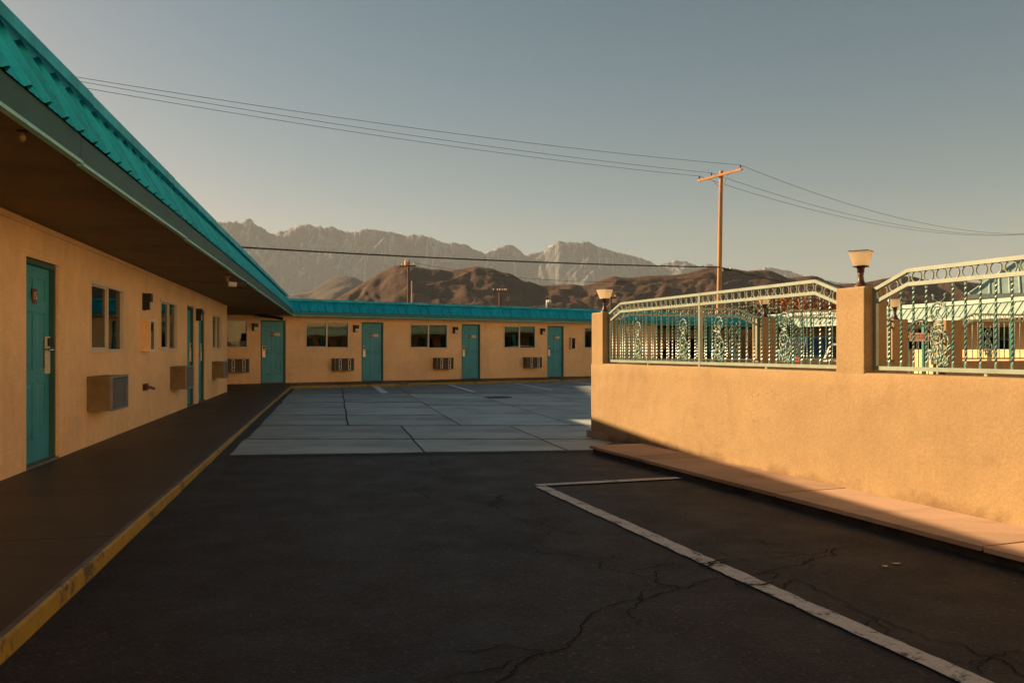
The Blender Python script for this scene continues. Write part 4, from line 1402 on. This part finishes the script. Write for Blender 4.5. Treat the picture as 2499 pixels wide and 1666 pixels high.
# ------------------------------------------------------------------ vehicles behind the railings
def car(name, label, loc, rz, paint, suv=True):
    """x is the driving direction; built from stations along the length"""
    t = thing(name, label, 'car', loc, rz)
    Lc, W, Ht = (4.6, 1.84, 1.70) if suv else (4.5, 1.78, 1.40)
    gr = 0.22
    belt = 1.02 if suv else 0.92
    # lower body: stations (x, half width, z top)
    st = [(-Lc / 2, .80, belt - .10), (-Lc / 2 + .12, .90, belt), (-Lc / 2 + .7, .92, belt), (0, .92, belt - .02), (Lc / 2 - 1.25, .92, belt - .03), (Lc / 2 - .9, .90, belt - .10), (Lc / 2 - .18, .84, belt - .24), (Lc / 2, .72, belt - .36)]
    mb = MB()
    ring = []
    for x, hw, zt in st:
        hw *= W / 1.84
        ring.append([(x, -hw * .94, gr), (x, -hw, gr + .18), (x, -hw, zt - .16), (x, -hw * .96, zt), (x, hw * .96, zt), (x, hw, zt - .16), (x, hw, gr + .18), (x, hw * .94, gr)])
    vs = [p for r_ in ring for p in r_]
    fs = []
    for i in range(len(st) - 1):
        for j in range(8):
            q = (j + 1) % 8
            fs.append((i * 8 + j, (i + 1) * 8 + j, (i + 1) * 8 + q, i * 8 + q))
    fs += [tuple(range(8)), tuple(range((len(st) - 1) * 8 + 7, (len(st) - 1) * 8 - 1, -1))]
    mb.add(vs, fs)
    bevel(mb.build('body', paint, t), .03, 2)
    # cabin: bottom & top rectangles
    if suv:
        b0, b1, t0, t1 = -Lc / 2 + .10, Lc / 2 - 1.15, -Lc / 2 + .42, Lc / 2 - 1.95
    else:
        b0, b1, t0, t1 = -Lc / 2 + .75, Lc / 2 - 1.15, -Lc / 2 + 1.35, Lc / 2 - 1.95
    wb_, wt_ = .86 * W / 1.84, .66 * W / 1.84
    cb = [(b0, -wb_, belt - .03), (b1, -wb_, belt - .05), (b1, wb_, belt - .05), (b0, wb_, belt - .03)]
    ct = [(t0, -wt_, Ht), (t1, -wt_, Ht - .02), (t1, wt_, Ht - .02), (t0, wt_, Ht)]
    g_ = MB()
    g_.add(cb + ct, [(0, 1, 5, 4), (1, 2, 6, 5), (2, 3, 7, 6), (3, 0, 4, 7), (4, 5, 6, 7)])
    g_.build('glasshouse', 'carglass', t)
    r_ = MB()
    r_.add([(t0 - .06, -wt_ - .02, Ht - .03), (t1 + .08, -wt_ - .02, Ht - .05), (t1 + .08, wt_ + .02, Ht - .05), (t0 - .06, wt_ + .02, Ht - .03),
            (t0 + .05, -wt_ + .08, Ht + .045), (t1 - .1, -wt_ + .08, Ht + .03), (t1 - .1, wt_ - .08, Ht + .03), (t0 + .05, wt_ - .08, Ht + .045)],
           [(0, 1, 5, 4), (1, 2, 6, 5), (2, 3, 7, 6), (3, 0, 4, 7), (4, 5, 6, 7), (3, 2, 1, 0)])
    bevel(r_.build('roof', paint, t), .02, 2)
    for sgn in (-1, 1):
        p_ = MB()
        fr_ = [0, .30, .62, 1] if suv else [0, .5, 1]
        for q in fr_:
            xb, xt = b0 + (b1 - b0) * q, t0 + (t1 - t0) * q
            p_.tube([(xb, sgn * (wb_ + .004), belt - .03), (xt, sgn * (wt_ + .004), Ht - .02)], .035, 5)
        p_.build('pillar', paint, t)
    wh = MB().tube([(0, -.1, 0), (0, .1, 0)], .33, 20)
    wm_ = wh.mesh('wheel', 'rubber', False)
    hm_ = MB().tube([(0, -.106, 0), (0, .106, 0)], .20, 14).mesh('rim', 'steel')
    for x in (-Lc / 2 + .82, Lc / 2 - .88):
        for sgn in (-1, 1):
            o = inst('wheel', wm_, t, (x, sgn * (W / 2 - .12), .33))
            inst('rim', hm_, o)
    for sgn in (-1, 1):
        MB().box(-Lc / 2 - .03, -Lc / 2 + .16, sgn * .70 * W / 1.84 - .11, sgn * .70 * W / 1.84 + .11, belt - .28, belt - .06).build('tail_light', 'red', t)
        MB().box(Lc / 2 - .2, Lc / 2 - .02, sgn * .62 - .12, sgn * .62 + .12, belt - .44, belt - .32).build('headlight', 'lens', t)
    MB().box(-Lc / 2 - .06, -Lc / 2 + .1, -.82 * W / 1.84, .82 * W / 1.84, .36, .56).build('bumper', 'black', t)
    MB().box(-Lc / 2 - .065, -Lc / 2 - .061, -.16, .16, .60, .72).build('licence_plate', 'white', t)
    return t
car('parked_suv', 'dark parked car with red tail lights in the shaded carport behind the railing', (8.75, 41.3, 0.0), FB.a + R(90) - R(16), 'suv_dark')
car('parked_suv', 'teal parked car glimpsed through the railing left of the lamp pillar', (13.5, 34.6, 0), R(17), 'suv_teal')
car('parked_car', 'pale parked car glimpsed right of the lamp-topped front pillar', (12.0, 29.4, 0), R(70), 'car_white', False)

# ------------------------------------------------------------------ utility poles and wires
def pole(loc, ht, label, arm_dir, arm_len=2.6, r0=.15, r1=.105, wood='wood', imat='bronze', lean=(0, 0), arm_drop=.25, ins=(-1.15, -.42, 1.15), tilt=0.0, brace=True, gear=0):
    t = thing('utility_pole', label, 'utility pole', loc, 0)
    n = 10
    pts = [(lean[0] * k / n, lean[1] * k / n, ht * k / n) for k in range(n + 1)]
    MB().tube(pts, [r0 + (r1 - r0) * k / n for k in range(n + 1)], 12).build('shaft', wood, t, smooth=True)
    ca, sa = math.cos(arm_dir), math.sin(arm_dir)
    zt = ht - arm_drop
    ex, ey = lean
    off = r1 + .05
    A = []
    def ap(u, dz=0.0, o=1.0):
        return (ex + ca * u + sa * off * o, ey + sa * u - ca * off * o, zt + dz + tilt * u)
    m = MB()
    a, b = Vector(ap(-arm_len / 2)), Vector(ap(arm_len / 2))
    u = (b - a).normalized()
    sd_ = Vector((sa, -ca, 0)) * .055
    up = Vector((0, 0, .06))
    m.add([a - sd_ - up, a + sd_ - up, a + sd_ + up, a - sd_ + up, b - sd_ - up, b + sd_ - up, b + sd_ + up, b - sd_ + up],
          [(0, 1, 2, 3), (7, 6, 5, 4), (0, 4, 5, 1), (1, 5, 6, 2), (2, 6, 7, 3), (3, 7, 4, 0)])
    m.build('crossarm', wood, t)
    tops = []
    for q in ins:
        p = ap(q, .06)
        MB().lathe([(.015, 0), (.015, .06), (.05, .07), (.055, .11), (.03, .13), (.045, .16), (.02, .19)], 8, p).build('insulator', imat, t)
        tops.append(Vector((loc[0] + p[0], loc[1] + p[1], loc[2] + p[2] + .19)))
    if brace:
        for q in (-.62, .62):
            MB().tube([ap(q, -.05), (ex * .95, ey * .95 - .02, zt - .75)], .018, 5).build('brace', 'bronze' if q > 0 else 'steel', t)
    for k in range(gear):
        p = ap(-.3 + .3 * k, .06, -.2)
        MB().lathe([(.1, 0), (.13, .03), (.13, .42), (.09, .47), (.03, .5), (.03, .6)], 10, p).build('transformer', 'acgrey' if k else 'stucco', t)
    return t, tops

P1 = (11.45, 46.0, 0)
main, tops = pole(P1, 11.15, 'tall sunlit brown wooden utility pole with crossarm above the rear roof', R(-52), 3.0, .150, .108, lean=(.18, 0), ins=(-1.40, -.55, 1.40), tilt=0.05)
PA = (-34.0, 21.5, 0)
farl, topsl = pole(PA, 12.5, 'wooden utility pole off beyond the left wing carrying the same wires', R(-52), 2.8, ins=(-1.3, -.5, 1.3))
PB_ = (47.4, 74.4, 0)
farr, topsr = pole(PB_, 11.7, 'wooden utility pole far off to the right carrying the same wires', R(-52), 1.4, ins=(-.45, 0, .45))
def wire(a, b, sag, r, label, name='overhead_wire', n=28):
    a, b = Vector(a), Vector(b)
    pts = []
    for k in range(n + 1):
        u = k / n
        p = a.lerp(b, u)
        p.z -= sag * 4 * u * (1 - u)
        pts.append(p)
    o = MB().tube(pts, r, 5).build(name, 'wire')
    o['label'] = label
    o['category'] = 'wire'
    o['group'] = 'overhead wires'
    return o
topsl[1].z += .30
topsl[2].z -= .42
topsl[0].z += .36
for k, lab in enumerate(('lowest of the three thin wires rising left from the tall pole', 'middle of the three thin wires rising left from the tall pole', 'topmost of the three thin wires rising left from the tall pole')):
    wire(tops[k], topsl[k], .75, .010, lab)
for k, lab in enumerate(('lowest thin wire descending right from the tall pole', 'middle thin wire descending right from the tall pole', 'topmost thin wire descending right from the tall pole')):
    wire(tops[k], topsr[k], 1.25, .011, lab)
cA = (P1[0], P1[1] - .14, 5.80)
wire(cA, (PA[0], PA[1] - .14, 6.0), .50, .036, 'thick black cable crossing the mountains left of the tall pole', 'overhead_cable')
wire(cA, (44.0, 66.0, 5.2), 1.1, .036, 'thick black cable dropping right behind the front railing', 'overhead_cable')
t = thing('cable_splice', 'dark splice box hanging on the cable right of the tall pole', 'splice box', (P1[0] + .55, P1[1] + .3, 5.70), R(32))
MB().box(-.32, .32, -.07, .07, -.10, .06).build('case', 'black', t)
MB().tube([(-.28, 0, .05), (-.3, 0, .1)], .02, 6).tube([(.28, 0, .05), (.3, 0, .1)], .02, 6).build('hanger', 'steel', t)

P2 = (-9.0, 72.0, 0)
p2, tp2 = pole(P2, 8.75, 'distant utility pole with transformer behind the rear roof', R(-25), 1.6, .13, .1, 'wood_backlit', 'white', ins=(-.6, .6), gear=2, brace=False)
MB().tube([(.28, -.1, 3), (.27, -.1, 7.2)], .05, 6).build('conduit', 'white', p2)
P3 = (-1.06, 72.0, 0)
p3, tp3 = pole(P3, 6.55, 'distant short utility pole with a row of insulators behind the rear roof', R(0), 1.3, .11, .09, 'wood_backlit', 'white', ins=(-.55, -.2, .0, .2, .4, .55), brace=False)
P4 = (8.6, 72.0, 0)
p4, tp4 = pole(P4, 6.0, 'distant short utility pole right behind the far lamp pillar', R(0), .9, .10, .08, 'wood_backlit', 'white', ins=(-.35, .0, .35), brace=False)
wire(tp2[1], (22.0, 74.0, 8.2), 1.25, .014, 'thin sagging wire between the distant transformer pole and the tall pole')

# ------------------------------------------------------------------ trees beyond the roofs
def tree(name, label, loc, ht, rad, mat, leaves, seed, group=None, lsize=.11, sparse=1.0):
    t = thing(name, label, 'tree', loc, 0, group)
    rnd = random.Random(seed)
    tr = MB()
    th = ht * .42
    tr.tube([(0, 0, -.2), (.05, .02, th * .5), (rnd.uniform(-.2, .2), rnd.uniform(-.2, .2), th)], [ht * .035, ht * .028, ht * .02], 8)
    tips = []
    for k in range(16):
        a = rnd.uniform(0, 6.28)
        z0 = th * rnd.uniform(.45, 1)
        ln = rad * rnd.uniform(.6, 1.0)
        p1 = Vector((math.cos(a) * ln * .5, math.sin(a) * ln * .5, z0 + ht * .22))
        p2 = Vector((math.cos(a + .2) * ln, math.sin(a + .2) * ln, z0 + ht * rnd.uniform(.25, .55)))
        tr.tube([(0, 0, z0), p1, p2], [ht * .014, ht * .009, ht * .003], 5)
        tips += [p1.lerp(p2, q) for q in (.3, .7, 1)]
    tr.build('trunk', 'bark', t)
    cr = MB()
    for k in range(leaves):
        if rnd.random() < .65:
            c = rnd.choice(tips)
            s_ = rad * .26
            p = c + Vector((rnd.gauss(0, s_), rnd.gauss(0, s_), rnd.gauss(0, s_)))
        else:
            a, b, q = rnd.uniform(0, 6.28), rnd.uniform(-.9, 1), rnd.random() ** .4
            p = Vector((math.cos(a) * rad * q * math.sqrt(max(0, 1 - b * b)), math.sin(a) * rad * q * math.sqrt(max(0, 1 - b * b)), ht * .68 + ht * .33 * b * q))
        if p.z < ht * .2:
            continue
        p.z = min(p.z, ht * rnd.uniform(.9, 1.02))
        sz = lsize * rnd.uniform(.5, 1.4)
        u = Vector((rnd.gauss(0, 1), rnd.gauss(0, 1), rnd.gauss(0, 1))).normalized()
        v = u.orthogonal().normalized()
        v = (Matrix.Rotation(rnd.uniform(0, 6.28), 3, u) @ v)
        wv = u.cross(v)
        cr.quad(p - v * sz, p - wv * sz * .5, p + v * sz, p + wv * sz * .5)
    cr.build('crown', mat, t)
    return t
TREES = [
    ('autumn_tree', 'rust-brown autumn tree left of the right wing roof', (19.6, 60.5, 0), 5.3, 2.2, 'leaf_rust', 2600, 1),
    ('autumn_tree', 'rust-brown autumn tree showing between lamp and front pillar', (22.2, 62.0, 0), 5.6, 2.4, 'leaf_rust', 2800, 2),
    ('autumn_tree', 'rust-brown autumn tree just left of the front lamp pillar', (24.6, 61.0, 0), 5.4, 2.3, 'leaf_rust', 2600, 3),
    ('autumn_tree', 'low rust-brown tree peeping over the rear roof behind the railing', (12.6, 60.0, 0), 4.35, 2.3, 'leaf_rust', 2200, 4),
    ('autumn_tree', 'low brown treetop above the rear roof behind the front railing scrolls', (15.2, 64.0, 0), 4.55, 2.2, 'leaf_rust', 2000, 5),
    ('evergreen_tree', 'small dark evergreen above the rear roof left of the rear lamp', (17.4, 58.0, 0), 4.5, 1.7, 'leaf_dark', 3000, 6),
    ('shrub_tree', 'sparse pale treetop above the rear roof right of the transformer pole', (-6.2, 62.0, 0), 4.75, 1.0, 'leaf_rust', 700, 8),
    ('shrub_tree', 'sparse pale treetop above the rear roof right of the short pole', (0.4, 64.0, 0), 4.85, 1.1, 'leaf_rust', 700, 9),
]
for nm, lab, loc, ht, rad, mat, n, s_ in TREES:
    tree(nm, lab, loc, ht, rad, mat, n, s_)

# ------------------------------------------------------------------ mountains
def prof_fn(tab, k=2019.0):
    """tab: (x, y) ridgeline points in image pixels -> tan bearing, tan elevation"""
    T = [((x - 1249.5) / k, (854 - y) / k) for x, y in tab]
    def fn(b):
        if b <= T[0][0]:
            return T[0][1]
        for (xa, ya), (xb, yb) in zip(T[:-1], T[1:]):
            if b <= xb:
                return ya + (yb - ya) * (b - xa) / (xb - xa)
        return T[-1][1]
    return fn
SIERRA = [(-1400, 600), (-900, 560), (-300, 575), (0, 545), (200, 560), (350, 540), (450, 552), (521, 544.2), (531, 540.8), (536, 542.2), (541, 543.5), (550, 541.5), (560, 538.1), (565, 544.2), (569, 543.5), (575, 537.4), (580, 544.2), (592, 542.5), (597, 535.7), (609, 533.0), (618, 539.1), (621, 547.6), (633, 552.7), (643, 557.8), (659, 569.7), (669, 570.7), (684, 563.9), (701, 562.9), (718, 552.7), (742, 546.9), (757, 547.6), (767, 553.7), (783, 551.0), (788, 557.1), (813, 551.0), (827, 561.2), (849, 566.3), (871, 566.3), (888, 559.5), (902, 558.5), (929, 562.9), (956, 566.3), (990, 575.5), (1014, 572.4), (1034, 575.5), (1055, 579.9), (1082, 593.5), (1109, 591.2), (1116, 595.2), (1136, 595.2), (1160, 610.5), (1184, 618.4), (1200, 610.5), (1217, 605.4), (1237, 597.6), (1253, 599.3), (1266, 608.8), (1283, 625.2), (1302, 617.3), (1329, 613.9), (1339, 602.0), (1365, 587.4), (1380, 591.2), (1407, 591.2), (1414, 593.5), (1424, 587.8), (1429, 591.2), (1435, 587.8), (1452, 598.6), (1489, 610.5), (1527, 620.7), (1561, 628.6), (1584, 636.7), (1605, 648.0), (1622, 641.2), (1639, 639.5), (1647, 634.7), (1676, 640.1), (1703, 649.7), (1731, 643.5), (1748, 649.7), (1795, 663.3), (1850, 658.2), (1867, 652.4), (1897, 655.8), (1924, 659.9), (1960, 674.1), (2050, 690), (2200, 700), (2600, 705), (3400, 715)]
HILLS = [(-1400, 770), (400, 775), (700, 765), (790, 747), (824, 727.2), (881, 693.9), (932, 663.3), (966, 646.9), (990, 645.6), (1014, 649.7), (1051, 657.1), (1072, 657.1), (1102, 661.6), (1133, 654.8), (1160, 649.7), (1187, 653.7), (1200, 654.8), (1220, 663.3), (1244, 666.7), (1278, 686.4), (1292, 686.4), (1319, 696.6), (1356, 695.6), (1401, 693.2), (1421, 697.3), (1445, 692.2), (1482, 678.6), (1499, 673.5), (1516, 676.9), (1540, 677.6), (1574, 673.5), (1639, 671.8), (1676, 666.7), (1724, 653.1), (1758, 651.4), (1799, 657.1), (1822, 661.6), (1846, 659.9), (1880, 659.9), (1924, 678.6), (1981, 672.7), (1995, 674.5), (2010, 681.6), (2036, 694.4), (2064, 693.1), (2082, 691.8), (2118, 688.0), (2140, 683.7), (2149, 681.5), (2197, 673.5), (2227, 674.6), (2254, 681.5), (2287, 686.1), (2319, 682.6), (2355, 687.2), (2401, 691.8), (2424, 690.7), (2700, 700), (3400, 720)]
FOOT = [(-1400, 760), (500, 765), (640, 745), (700, 722), (760, 710), (790, 690), (815, 675), (840, 671.5), (864, 676), (890, 690), (940, 720), (1100, 760), (3400, 780)]

def range_mesh(fn, b0, b1, nb, d0, d1, rows, back, relief, fs, power, seed, crest=0.0, spur=1.0, yfac=1.4):
    vs, fc = [], []
    nr = rows + back
    bs = [b0 + (b1 - b0) * i / nb for i in range(nb + 1)]
    for b in bs:
        e = fn(b)
        if crest:
            e += crest * (noise.noise(Vector((b * 330, seed, 0))) - 1.1 * abs(noise.noise(Vector((b * 760, seed, 3)))) + .3)
        zr = e * d1 + 1.21
        for j in range(nr + 1):
            if j <= rows:
                u = j / rows
                y = d0 + (d1 - d0) * u
                base = u ** power
                x = b * y
                q = Vector((x * fs, y * fs * yfac, seed))
                wv = Vector((noise.noise(q * .6), noise.noise(q * .6 + Vector((7, 3, 1))), 0)) * .7
                rg = noise.ridged_multi_fractal((q + wv) * spur, .95, 2.1, 5, 1.0, 2.0) - 1.1
                z = zr * base + relief * rg * (u ** .7) * ((1 - u) ** .55) * 1.6
                z = min(z, (e * .985) * y + 1.0) if u < .999 else zr
                z = max(z, -8)
            else:
                u = (j - rows) / back
                y = d1 + (d1 - d0) * .35 * u
                x = b * y
                z = zr * (1 - u) ** 1.3 - 2
            vs.append((x, y, z))
    m = nr + 1
    for i in range(nb):
        for j in range(nr):
            fc.append((i * m + j, (i + 1) * m + j, (i + 1) * m + j + 1, i * m + j + 1))
    mb = MB()
    mb.v, mb.f = vs, fc
    return mb

def rock_mat(name, lo, mid, hi, scale, snow=None, bumpd=20.0):
    m, n, l, b = new_mat(name)
    v = coords(n, l)
    a = tex_noise(n, l, v, scale, 8, 0.65, 0.6)
    f_ = tex_noise(n, l, v, scale * 9, 5, 0.65)
    c = ramp(n, l, mixc(n, l, .4, a, f_), [(0.32, lo), (0.5, mid), (0.68, hi)])
    if snow:
        geo = n.new('ShaderNodeNewGeometry')
        sep = n.new('ShaderNodeSeparateXYZ')
        l.new(geo.outputs['Position'], sep.inputs[0])
        hgt = n.new('ShaderNodeMapRange')
        hgt.inputs[1].default_value = snow[0]
        hgt.inputs[2].default_value = snow[1]
        l.new(sep.outputs[2], hgt.inputs[0])
        st = tex_noise(n, l, coords(n, l, (3.2, 0.35, 0.55)), scale * 2.2, 6, 0.7, 1.3)
        s2 = ramp(n, l, st, [(0.54, (0,) * 3), (0.60, (1,) * 3)])
        pt = tex_noise(n, l, v, scale * 1.6, 5, 0.6, 1.0)
        s3 = ramp(n, l, pt, [(0.56, (0,) * 3), (0.64, (1,) * 3)])
        sm = mixc(n, l, 1.0, mixc(n, l, .5, s2, s3, 'LIGHTEN'), hgt.outputs[0], 'MULTIPLY')
        c = mixc(n, l, mixc(n, l, 1.0, sm, (0.55, 0.55, 0.55), 'MULTIPLY'), c, (0.45, 0.47, 0.50))
    l.new(c, b.inputs['Base Color'])
    b.inputs['Roughness'].default_value = 0.95
    b.inputs['Specular IOR Level'].default_value = 0.1
    add_bump(n, l, b, f_, 0.7, bumpd)
    return m
M['granite'] = rock_mat('granite_range', (0.06, 0.074, 0.092), (0.085, 0.10, 0.12), (0.12, 0.135, 0.155), 0.0011, (400, 1600), 25)
M['hill'] = rock_mat('scrub_hill', (0.036, 0.024, 0.018), (0.066, 0.041, 0.029), (0.12, 0.070, 0.044), 0.02, None, 9)
M['foothill'] = rock_mat('foothill_scrub', (0.035, 0.030, 0.028), (0.05, 0.042, 0.038), (0.07, 0.055, 0.048), 0.003, None, 10)

mt = range_mesh(prof_fn(SIERRA), -1.25, 1.05, 1500, 13900, 16000, 80, 4, 420, 1 / 1000, 1.0, 3.7, crest=0.0014, spur=1.0, yfac=1.2).build('mountain_range', 'granite', smooth=True, kind='structure')
range_mesh(prof_fn(FOOT), -1.2, 1.0, 600, 5600, 7000, 40, 4, 150, 1 / 420, .9, 8.2, crest=.0008).build('foothills', 'foothill', smooth=True, kind='structure')
range_mesh(prof_fn(HILLS), -1.2, 1.0, 1000, 2240, 2700, 60, 5, 42, 1 / 150, .85, 5.1, crest=.0005).build('hills', 'hill', smooth=True, kind='structure')

# ------------------------------------------------------------------ haze
hm, n, l, b = new_mat('haze_air')
n.remove(b)
pv = n.new('ShaderNodeVolumePrincipled')
pv.inputs['Color'].default_value = (0.56, 0.68, 0.74, 1)
pv.inputs['Density'].default_value = 2.5e-5
pv.inputs['Anisotropy'].default_value = 0.0
pv.inputs['Density Attribute'].default_value = ''
l.new(pv.outputs[0], n['Material Output'].inputs['Volume'])
try:
    hm.cycles.homogeneous_volume = True
except Exception:
    pass
hz_ = MB().box(-23000, 21000, -600, 19500, -12, 2750)
hz_.build('haze', hm, kind='stuff', label='pale evening haze hanging over the valley', category='haze')
